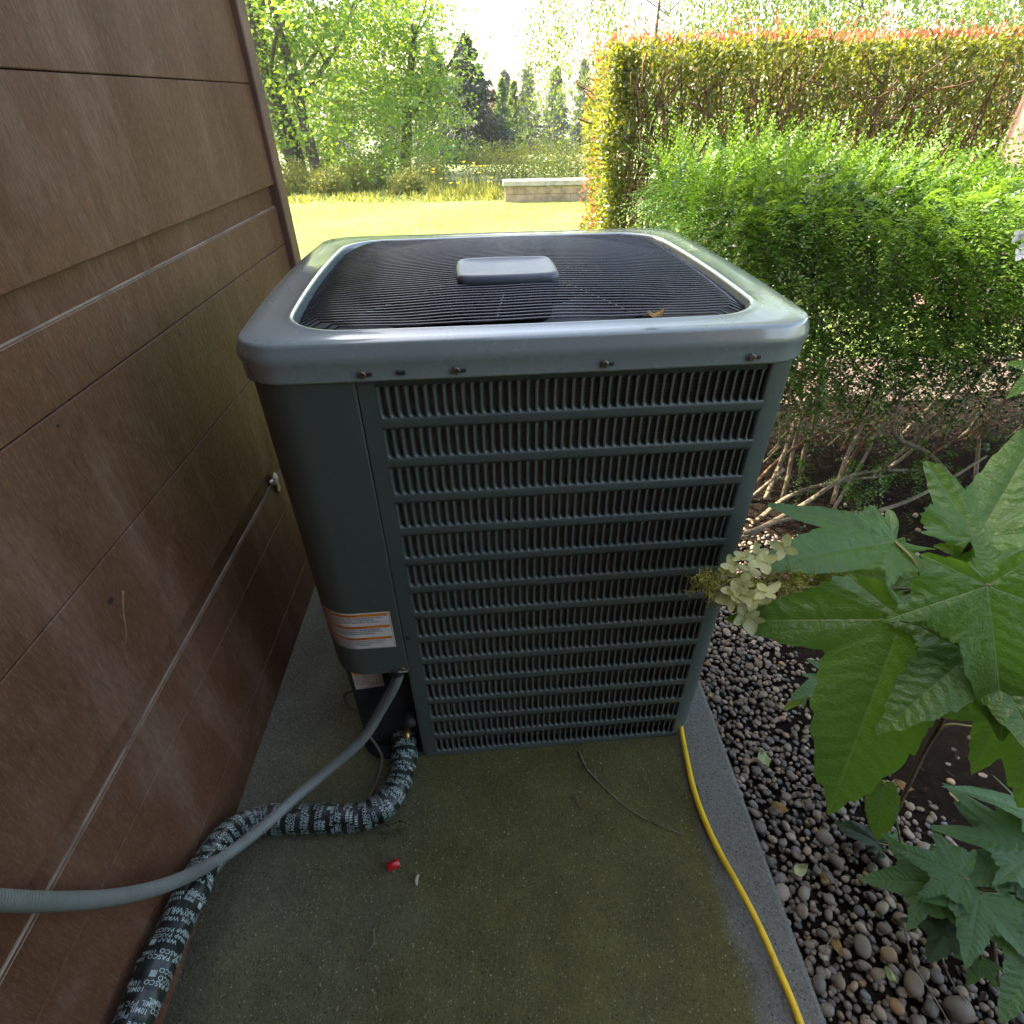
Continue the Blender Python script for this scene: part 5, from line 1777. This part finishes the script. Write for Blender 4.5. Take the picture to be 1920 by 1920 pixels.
# second panicle at the picture's edge, on the same bush
pan2 = empty('flower_panicle'); pan2.parent = hyd
tagp = at_depth(1960, 470, .95)
MB().tube(np.array(catmull([hub2, at_depth(1985, 850, .86), tagp], 8)) - hyd_root, .003, 7).build('panicle_stem', M['hystem'], pan2, True)
for i, (px, py) in enumerate(((1912, 440), (1928, 452), (1914, 478), (1950, 440))):
    c = floret(px, py, .93, .013, VIEW(at_depth(px, py, .93)) + np.random.default_rng(i + 80).normal(size=3) * .3, M['petal_w'], 80 + i, pan2)
    shade_petiole(pan2, hyd_root, c, tagp, .0006, name='floret_stalk')

# low hydrangea in the foreground
low_root = np.array([.86, .26, GZ + .02])
low = empty('young_hydrangea', tuple(low_root))
tag(low, 'low young hydrangea with smaller matte lobed leaves spreading over the gravel', 'hydrangea')
lj = at_z(1826, 1668, .14)
OAK5 = ((0, 1.0, 36), (54, .84, 30), (-54, .84, 30), (108, .60, 30), (-108, .60, 30))
def lleaf(bpx, tpx, zb, zt_, up=.8, view=.4, mat='hyd_low', seed=0, joint=None, pet=True, **kw):
    b, t = at_z(bpx[0], bpx[1], zb), at_z(tpx[0], tpx[1], zt_)
    kw.setdefault('lobes', OAK5); kw.setdefault('core', .52); kw.setdefault('droop', .10); kw.setdefault('fold', .12)
    lobed_leaf('leaf', b, t, UP * up + VIEW(b) * view, low, M[mat], low_root, seed=seed, **kw)
    if pet: shade_petiole(low, low_root, b, lj if joint is None else joint, .0020, .008)
lleaf((1836, 1682), (1812, 1802), .20, .18, .6, .6, seed=31)
lleaf((1746, 1655), (1622, 1648), .17, .13, .8, .5, seed=32)
lleaf((1798, 1640), (1682, 1590), .21, .19, .8, .5, seed=33)
lleaf((1945, 1598), (1756, 1552), .24, .22, .8, .4, seed=34, lobes=((0, 1.0, 22), (-34, .98, 18), (44, .7, 22), (100, .5, 24), (-100, .5, 24)))
lleaf((1950, 1620), (1778, 1640), .21, .18, .8, .4, seed=35)
lleaf((1790, 1725), (1706, 1704), .12, .08, .9, .3, seed=36, mat='hyd_wither', fold=.5)
lleaf((1780, 1735), (1742, 1800), .11, .04, .5, .5, seed=37, mat='hyd_wither', fold=.5)
lleaf((1960, 1760), (1885, 1900), .20, .16, .7, .5, seed=38)
lleaf((1965, 1690), (1884, 1702), .20, .18, .8, .4, seed=39)
lleaf((1930, 1700), (1900, 1790), .10, .06, .8, .4, seed=40)
lleaf((1840, 1800), (1815, 1845), .05, .02, .8, .4, seed=41)
lleaf((1940, 1528), (1788, 1479), .26, .30, .95, -.1, seed=42, lobes=((0, 1.0, 20), (40, .5, 20), (-40, .5, 20)), core=.2, fold=.3)
lleaf((1658, 1470), (1646, 1568), .22, .14, .1, .9, seed=43, lobes=((0, 1.0, 44),), core=.2, mat='hyd', serr=.02, joint=at_z(1690, 1590, .03))
lleaf((1672, 1575), (1705, 1590), .03, .02, .8, .4, seed=44, core=.3, joint=at_z(1690, 1590, .03))
for i, (a, b) in enumerate((((1650, 1585), (1575, 1545)),)):
    lleaf(a, b, -.01, -.012, .7, .4, mat='hyd_wither', seed=50 + i, fold=.9, wavy=.16, pet=False, core=.4, lobes=((0, 1.0, 50),))
shade_petiole(low, low_root, at_z(1600, 1572, -.012), at_z(1690, 1590, .0), .0018, .0)
MB().tube(np.array(catmull([low_root + np.array([0, 0, -.02]), at_z(1850, 1690, .08), lj], 6)) - low_root, .0045, 8).build('stem', M['hystem'], low, True)
MB().tube(np.array(catmull([low_root + np.array([0, 0, -.01]), at_z(1760, 1630, -.03), at_z(1690, 1590, .03)], 6)) - low_root, .003, 7).build('stem', M['hystem'], low, True)
MB().tube(np.array(catmull([lj, at_z(1870, 1682, .13), at_z(1945, 1690, .12)], 6)) - low_root, .003, 7).build('stem', M['hystem'], low, True)
# seedling in the gravel
sd_root = at_z(1560, 1290, GZ + .03)
sd = empty('seedling', tuple(sd_root))
tag(sd, 'small pale seedling with narrow leaves growing in the upper gravel', 'seedling')
SDL = ((0, 1.0, 26), (40, .55, 20), (-40, .55, 20))
for i, (b, t, zb, zt_) in enumerate((((1548, 1272), (1486, 1310), .10, .07), ((1555, 1262), (1515, 1236), .11, .12), ((1565, 1270), (1590, 1245), .11, .13), ((1560, 1280), (1580, 1330), .09, .05), ((1510, 1305), (1470, 1330), .06, .03), ((1558, 1285), (1600, 1290), .09, .08))):
    lobed_leaf('leaf', at_z(b[0], b[1], zb), at_z(t[0], t[1], zt_), UP * .8 + VIEW(at_z(b[0], b[1], zb)) * .5, sd, M['hyd_low'] if i != 4 else M['hyd_yellow'], sd_root, lobes=SDL, core=.16, seed=70 + i, nphi=80, nr=7)
    shade_petiole(sd, sd_root, at_z(b[0], b[1], zb), at_z(1556, 1278, .07), .0013)
MB().tube(np.array([sd_root - np.array([0, 0, .02]), at_z(1556, 1278, .07)]) - sd_root, .0018, 6).build('stem', M['petiole'], sd)

# ================================================================== BACKGROUND TREES
def branch_tree(name, root, height, trunks, rg, mat, trunk_r):
    """trunk(s) and limbs; returns tips"""
    pass

def limb_set(mb, p0, d0, length, r0, depth, rg, tips, off, gnarl=.14, up=.10, n=7):
    pts = [np.array(p0, float)]
    d = unit(np.array(d0, float))
    for i in range(n):
        d = unit(d + rg.normal(size=3) * gnarl + np.array([0, 0, up]))
        pts.append(pts[-1] + d * length / n)
    rr = [r0 * (1 - .55 * i / n) for i in range(n + 1)]
    mb.tube(np.array(pts) - off, rr, 7 if depth > 1 else 5)
    tips.append(pts[-1]); tips.append(pts[n // 2 + 1])
    if depth > 0:
        for q in range(3 if depth > 1 else 2):
            k = rg.integers(2, n)
            a = rg.uniform(0, 2 * PI)
            side = np.array([math.cos(a), math.sin(a), rg.uniform(-.05, .5)])
            limb_set(mb, pts[k], unit(d * .5 + side), length * rg.uniform(.45, .65), rr[k] * .55, depth - 1, rg, tips, off, gnarl, up * .4, 5)

def clumps(centers, per, sx, sz, lean=0.0):
    c = np.repeat(centers, per, axis=0)
    n = len(c)
    return c + rng.normal(size=(n, 3)) * np.array([sx, sx, sz])

def make_maple(x, y, label, h=9.0, rx=4.4, nclump=230, per=70, trunks=3, seed=1, zlow=.2, mat='maple', leaf=.13, group='broadleaf trees beyond the lawn'):
    z0 = float(lawn_z(y)) + GZ
    t = empty('maple_tree', (x, y, z0))
    off = np.array([x, y, z0])
    tag(t, label, 'tree', group)
    rg = np.random.default_rng(seed)
    tips = []
    for k in range(trunks):
        mb = MB()
        a = 2 * PI * k / trunks + rg.uniform(-.5, .5)
        sp_ = .32 if trunks > 1 else .0
        limb_set(mb, (x + sp_ * math.cos(a), y + sp_ * math.sin(a), z0 - .1), (.28 * math.cos(a), .28 * math.sin(a), 1), h * .62, .19 if trunks > 1 else .22, 2, rg, tips, off, .10, .12)
        mb.build('trunk', M['bark'], t, True)
    tips = np.array(tips)
    c = rg.normal(size=(nclump, 3)); c = unit(c) * (rg.random((nclump, 1)) ** .42)
    hc = (h - zlow) / 2
    C = np.stack([x + c[:, 0] * rx, y + c[:, 1] * rx * .9, z0 + zlow + hc + c[:, 2] * hc], 1)
    C = C[C[:, 2] < z0 + h]
    C = np.concatenate([C, tips + rg.normal(size=tips.shape) * .3])
    # broader layered skirts low down
    kk = nclump // 3
    a = rg.uniform(0, 2 * PI, kk); q = rx * (.55 + .5 * rg.random(kk))
    C = np.concatenate([C, np.stack([x + q * np.cos(a), y + q * .9 * np.sin(a), z0 + zlow + 2.6 * rg.random(kk) ** 1.0], 1)])
    P = clumps(C, per, .42, .13)
    n = len(P)
    A = rng.normal(size=(n, 3)) * np.array([1, 1, .35]) + np.array([0, 0, -.35])
    Nn = np.array([0, 0, 1.0]) + rng.normal(size=(n, 3)) * .5
    L = rng.uniform(.6, 1.1, n) * leaf
    link('crown', leaves_mesh('crown', P - off, A, Nn, L, L * .85, LEAF_POINT), t, M[mat], True)
    return t

make_maple(-5.5, 20.4, 'big multi-trunked maple with low layered branches at the lawn edge', seed=3, nclump=250, per=74, rx=4.3)
make_maple(-10.0, 21.5, 'leafy maple half hidden behind the house corner', seed=4, nclump=170, per=60, trunks=2, rx=3.6)
make_maple(-2.9, 23.0, 'slim single-trunked maple right of the big maple', seed=5, nclump=110, per=60, trunks=1, rx=2.2, h=7, zlow=.5)
make_maple(-7.0, 28.0, 'yellowish tree filling the gap behind the maples', seed=6, nclump=200, per=60, trunks=1, rx=5.0, h=9, mat='birch', leaf=.17)

def make_birch(x, y, label, h=9.0, rx=3.2, nsp=420, per=46, seed=1, mat='birch', leaf=.085, zlow=-.2, density_low=1.0):
    z0 = float(lawn_z(y)) + GZ
    t = empty('birch_tree', (x, y, z0)); off = np.array([x, y, z0])
    tag(t, label, 'tree', 'broadleaf trees beyond the lawn')
    rg = np.random.default_rng(seed)
    tips = []
    mb = MB()
    limb_set(mb, (x, y, z0 - .1), (.05, 0, 1), h * .8, .045, 2, rg, tips, off, .10, .1, 9)
    mb.build('trunk', M['bark'], t, True)
    # hanging strands of leaves
    a = rg.uniform(0, 2 * PI, nsp); q = rx * rg.random(nsp) ** .5
    zt = z0 + zlow + (h - zlow) * rg.random(nsp) * (1 - .45 * (q / rx) ** 2)
    ln = rg.uniform(.5, 1.5, nsp)
    st_ = np.stack([x + q * np.cos(a), y + q * np.sin(a), zt + .4], 1)
    tt = rng.random((nsp, per))
    P = st_[:, None, :] + np.stack([.25 * tt * np.cos(a)[:, None], .25 * tt * np.sin(a)[:, None], -tt * ln[:, None]], -1) + rng.normal(size=(nsp, per, 3)) * np.array([.11, .11, .06])
    P = P.reshape(-1, 3)
    P = P[P[:, 2] > z0 + .15]
    n = len(P)
    A = rng.normal(size=(n, 3)) * .6 + np.array([0, 0, -.9])
    L = rng.uniform(.6, 1.15, n) * leaf
    link('crown', leaves_mesh('crown', P - off, A, rand_unit(n) + np.array([0, -.4, .3]), L, L * .66, LEAF_DIAMOND), t, M[mat], True)
    br = MB()
    for i in range(26):
        k = rg.integers(0, nsp)
        p = st_[k]; c = np.array([x, y, p[2] - .5])
        br.tube(np.array([c, (c + p) / 2 + np.array([0, 0, .3]), p]) - off, [.014, .010, .004], 5, False)
    o = br.build('boughs', M['bark'], t, True); tag(o, kind='stuff')
    return t
make_birch(4.3, 17.0, 'pale green birch with hanging leaf strands between the low wall and the hedge', rx=3.4, nsp=560, per=46, seed=8)
make_birch(7.8, 15.0, 'pale green birch rising behind the middle of the hedge', rx=3.6, nsp=760, per=56, seed=9)
make_birch(12.5, 19.0, 'loose birch far behind the right part of the hedge', rx=4.4, nsp=760, per=50, seed=10)

def make_spruce(x, y, h, rb, label, mat='spruce', seed=1, nb=330, sub=34, needle=.22, group='conifers in the distance', name='spruce_tree', ground=None):
    z0 = (float(lawn_z(y)) + GZ) if ground is None else ground
    t = empty(name, (x, y, z0)); off = np.array([x, y, z0])
    tag(t, label, 'tree', group)
    rg = np.random.default_rng(seed)
    MB().tube(np.array([(x, y, z0 - .2), (x, y, z0 + h * .5), (x, y, z0 + h)]) - off, [h * .022, h * .013, h * .003], 7).build('trunk', M['bark'], t, True)
    u_ = rg.random(nb) ** 1.25
    zb = z0 + .03 * h + u_ * h * .95
    rr = rb * (1 - u_) ** .85 * rg.uniform(.65, 1.1, nb) + .02 * h * (1 - u_)
    a = rg.uniform(0, 2 * PI, nb)
    tt = rng.random((nb, sub)) ** .7
    dx, dy = np.cos(a)[:, None], np.sin(a)[:, None]
    r_ = rr[:, None] * tt
    P = np.stack([x + dx * r_, y + dy * r_, zb[:, None] - .33 * r_ + .10 * rr[:, None] * tt ** 3 * 2], -1)
    P = P + rng.normal(size=P.shape) * (.10 * rr[:, None, None] * np.array([1, 1, .55])) * (.4 + .6 * tt[:, :, None])
    A = np.stack([np.broadcast_to(dx, r_.shape), np.broadcast_to(dy, r_.shape), np.full(r_.shape, -.45)], -1) + rng.normal(size=P.shape) * .45
    P, A = P.reshape(-1, 3), A.reshape(-1, 3)
    n = len(P)
    L = rng.uniform(.6, 1.2, n) * needle
    link('crown', leaves_mesh('crown', P - off, A, np.array([0, 0, 1.0]) + rng.normal(size=(n, 3)) * .5, L, L * .38, LEAF_POINT), t, M[mat], True)
    return t
make_spruce(-.95, 40.0, 6.1, 3.0, 'dark drooping spruce standing just left of the low stone wall', seed=2, nb=430, sub=44, needle=.26)
make_spruce(-2.9, 42.0, 6.2, 2.4, 'grey green spruce partly behind the slim maple', seed=3, nb=330, sub=36, needle=.26)
make_spruce(.55, 44.0, 3.9, .75, 'narrow rust brown cypress behind the left end of the low wall', 'rust', 4, 150, 26, .22, name='cypress_tree')
make_spruce(1.0, 41.0, 4.2, .95, 'pale green columnar poplar behind the low wall', 'lightgreen', 5, 190, 30, .24, name='poplar_tree')
make_spruce(1.9, 46.0, 4.4, 1.0, 'mid green columnar tree behind the middle of the low wall', 'birch', 6, 190, 30, .24, name='poplar_tree')
for i, (x, y, h) in enumerate(((-4, 84, 9.5), (-.5, 88, 10.2), (2.5, 85, 10.3), (5.5, 90, 11.4), (9, 88, 11.0), (13, 92, 12.5), (18, 90, 12.5), (-8, 90, 11), (-13, 92, 12), (-19, 90, 11.5), (-26, 93, 12), (-33, 92, 13))):
    make_spruce(x, y, h, 2.6, 'blue grey conifer in the far wood beyond the valley', 'farwood', 30 + i, 230, 26, .62, 'far wood conifers', 'conifer')
# large cedar whose trunk shows at the picture's edge
cz = float(lawn_z(4.3)) + GZ
ced = empty('cedar_tree', (3.79, 4.25, cz)); tag(ced, 'large cedar trunk with pinkish bark in front of the tall hedge', 'tree')
co = np.array(ced.location)
V, F = [], []
for i in range(14):
    z = 6.5 * i / 13
    for j in range(28):
        a = 2 * PI * j / 28
        r_ = .36 * (1 - .05 * z) * (1 + .06 * math.sin(7 * a + .4 * z) + .04 * math.sin(13 * a)) * (1 + .5 * math.exp(-z * 3.5))
        V.append((r_ * math.cos(a), r_ * math.sin(a), z - .05))
F = [(i * 28 + j, i * 28 + (j + 1) % 28, (i + 1) * 28 + (j + 1) % 28, (i + 1) * 28 + j) for i in range(13) for j in range(28)]
MB().add(V, F).build('trunk', M['cedar'], ced, True)
rg = np.random.default_rng(77)
lb = MB(); PP, AA = [], []
for i in range(34):
    a = rg.uniform(0, 2 * PI); z = rg.uniform(3.0, 6.4); ln = rg.uniform(1.6, 3.0)
    p = np.array([0, 0, z]); q = np.array([math.cos(a) * ln, math.sin(a) * ln, z - .25 * ln + rg.uniform(-.2, .3)])
    lb.tube([p, (p + q) / 2 + np.array([0, 0, .2]), q], [.06, .04, .01], 5, False)
    for k in range(22):
        t_ = rg.uniform(.25, 1.0)
        c = p * (1 - t_) + q * t_ + np.array([0, 0, .2 * (1 - abs(2 * t_ - 1))])
        m_ = 22
        PP.append(c + rng.normal(size=(m_, 3)) * np.array([.18, .18, .06]) - np.array([0, 0, 1.0]) * (rng.random((m_, 1)) * .35))
        AA.append(rng.normal(size=(m_, 3)) * .4 + np.array([math.cos(a) * .3, math.sin(a) * .3, -.9]))
o = lb.build('boughs', M['bark'], ced, True); tag(o, kind='stuff')
PP, AA = np.concatenate(PP), np.concatenate(AA)
link('crown', leaves_mesh('crown', PP, AA, rand_unit(len(PP)) + np.array([0, -.5, .2]), rng.uniform(.06, .14, len(PP)), rng.uniform(.015, .035, len(PP)), LEAF_POINT), ced, M['birch'], True)

# ================================================================== LOW WALL, BORDER, GRASS
wy = 13.75
wz = float(lawn_z(wy)) + GZ
wl, wr = .025 * wy + .02, 4.6
garden = empty('low_wall', (wl, wy, wz))
tag(garden, 'low tan stone garden wall with a pale flat capping at the end of the lawn', 'wall')
zc = .415
course = [0.0, zc * .36, zc * .72]
MB().box(.015, wr - wl - .015, .02, .26, -.1, zc - .102).build('wall_core', M['stone_wall'], garden)
rg = np.random.default_rng(9)
for ci, (z0_, z1_) in enumerate(((-.05, .155), (.16, zc - .104))):
    x = .0 - (.2 if ci else 0)
    while x < wr - wl:
        w_ = rg.uniform(.34, .52)
        xa, xb = max(0, x), min(wr - wl, x + w_ - .006)
        if xb - xa > .05:
            MB().box(xa, xb, .0 + rg.uniform(-.004, .006), .10, z0_, z1_ - .004, .006).build('stone_block', M['stone_wall'], garden)
        x += w_
x = -.04
while x < wr - wl:
    MB().box(x, x + .895, -.045, .32, zc - .10, zc, .008).build('capping_stone', M['stone_cap'], garden)
    x += .90

def blades(n, xr, yr, h, w, spread, zf):
    P = np.stack([rng.uniform(*xr, n), rng.uniform(*yr, n), np.zeros(n)], 1)
    P[:, 2] = zf(P[:, 1])
    A = np.array([0, 0, 1.0]) + rng.normal(size=(n, 3)) * spread
    return P, A, rng.uniform(*h, n), rng.uniform(*w, n)
P, A, L, Wd = blades(52000, (-6.5, 3.2), (3.2, 14.2), (.018, .05), (.004, .009), .5, lambda y: lawn_z(y) + GZ + .008)
keep = (P[:, 0] > -.46 * P[:, 1]) & (P[:, 0] < .20 * P[:, 1] + .4) & ~((P[:, 0] > HX0 - .05) & (P[:, 1] < HY1 + .05) & (P[:, 1] > 2.4))
P, A, L, Wd = P[keep], A[keep], L[keep], Wd[keep]
o = link('grass', leaves_mesh('grass', P, A, rand_unit(len(P)), L, Wd, LEAF_NEEDLE), None, M['grass'])
tag(o, 'short mown grass blades on the sunlit lawn', 'grass', kind='stuff')
P, A, L, Wd = blades(9000, (-9, .5), (14.2, 19.0), (.05, .20), (.03, .07), .8, lambda y: lawn_z(y) + GZ)
k_ = rng.random(len(P)) < (.35 + .65 * (np.sin(P[:, 0] * 2.3) * np.sin(P[:, 1] * 1.7 + P[:, 0]) > -.2))
P, A, L, Wd = P[k_], A[k_], L[k_], Wd[k_]
o = link('border_growth', leaves_mesh('border_growth', P, A, rand_unit(len(P)), L, Wd, LEAF_POINT), None, M['border'])
tag(o, 'unmown yellow green border growth where the lawn meets the trees', 'border plants', kind='stuff')
# daylily clumps
rg = np.random.default_rng(13)
for i, (px, y, hh) in enumerate(((872, 15.2, .62), (905, 15.0, .58), (925, 14.6, .40), (845, 14.8, .38), (820, 15.4, .5))):
    x = ray(px, 375)[0] / ray(px, 375)[1] * y
    z0 = float(lawn_z(y)) + GZ
    t = empty('daylily', (x, y, z0))
    tag(t, ['tallest yellow daylily clump in front of the dark spruce', 'tall yellow daylily clump between the spruce and the low wall', 'low yellow daylily clump touching the left end of the low wall', 'low yellow daylily clump between the slim maple and the spruce', 'mid-height yellow daylily clump beside the bush right of the slim maple'][i], 'flower', 'daylilies beside the low wall')
    n = 70
    P = rng.normal(size=(n, 3)) * np.array([.10, .10, 0])
    link('leaves', leaves_mesh('leaves', P, np.array([0, 0, 1.0]) + rng.normal(size=(n, 3)) * .35, rand_unit(n), rng.uniform(.5, .8, n) * hh, rng.uniform(.018, .03, n), LEAF_NEEDLE), t, M['border'])
    for k in range(3):
        p = np.array([rg.normal() * .13, rg.normal() * .13, hh * rg.uniform(.85, 1.15)])
        MB().tube([np.array([p[0] * .3, p[1] * .3, 0]), p], .006, 4, False).build('flower_stalk', M['border'], t)
        m_ = 6
        aa = np.arange(m_) * 2 * PI / m_
        link('flower_head', leaves_mesh('flower_head', np.tile(p, (m_, 1)), np.stack([np.cos(aa), np.sin(aa), np.full(m_, .5)], 1), np.tile([0, 0, 1.0], (m_, 1)), np.full(m_, .06), np.full(m_, .032)), t, M['flower_y'])
# rounded yellow-green bushes under the trees
bush_lab = ['yellow green bush at the foot of the big multi-trunked maple', 'rounded bush between the big maple and the slim maple', 'larger bush set back beside the slim maple trunk', 'rounded bush just right of the slim maple', 'small low bush in front of the big maple trunks', 'small low bush in front of the slim maple', 'leafy bush directly behind the left end of the low wall', 'leafy bush behind the middle of the low wall', 'leafy bush behind the low wall close to the hedge', 'bush at the foot of the dark spruce']
for i, (px, y, r_) in enumerate(((560, 17.2, .55), (660, 17.5, .5), (700, 18.5, .6), (800, 17.8, .55), (620, 16.6, .4), (770, 16.4, .38), (960, 20, .75), (1020, 19.5, .8), (1080, 18.5, .8), (900, 22, .8))):
    x = ray(px, 375)[0] / ray(px, 375)[1] * y
    z0 = float(lawn_z(y)) + GZ
    t = empty('border_bush', (x, y, z0))
    tag(t, bush_lab[i], 'bush', 'bushes behind the lawn')
    n = 2600
    d = unit(rng.normal(size=(n, 3))) * (rng.random((n, 1)) ** .4) * (1 + .25 * np.sin(np.arange(n) * .37))[:, None]
    P = d * np.array([r_ * 1.3, r_, r_ * .8]) + np.array([0, 0, r_ * .65])
    P = P[P[:, 2] > 0]; n = len(P)
    link('foliage', leaves_mesh('foliage', P, rand_unit(n) + np.array([0, 0, .3]), rand_unit(n), rng.uniform(.04, .09, n), rng.uniform(.02, .045, n), LEAF_POINT), t, M['border'], True)
    MB().tube([(0, 0, -.05), (.02, 0, r_ * .6)], [.03, .015], 5).build('stem', M['bark'], t)

# ================================================================== HAZE
hz = NT('morning_haze')
vol = hz.n('ShaderNodeVolumePrincipled')
vol.inputs['Color'].default_value = (.90, .95, 1.0, 1)
vol.inputs['Density'].default_value = .0005
vol.inputs['Anisotropy'].default_value = .35
hz.t.nodes.remove(hz.b)
hz.l(vol.outputs[0], hz.out.inputs['Volume'])
o = MB().box(-405, 405, -65, 505, -13.0, 12.5).build('haze', hz.m)
tag(o, 'thin bright haze over the garden and woods', 'haze', kind='stuff')
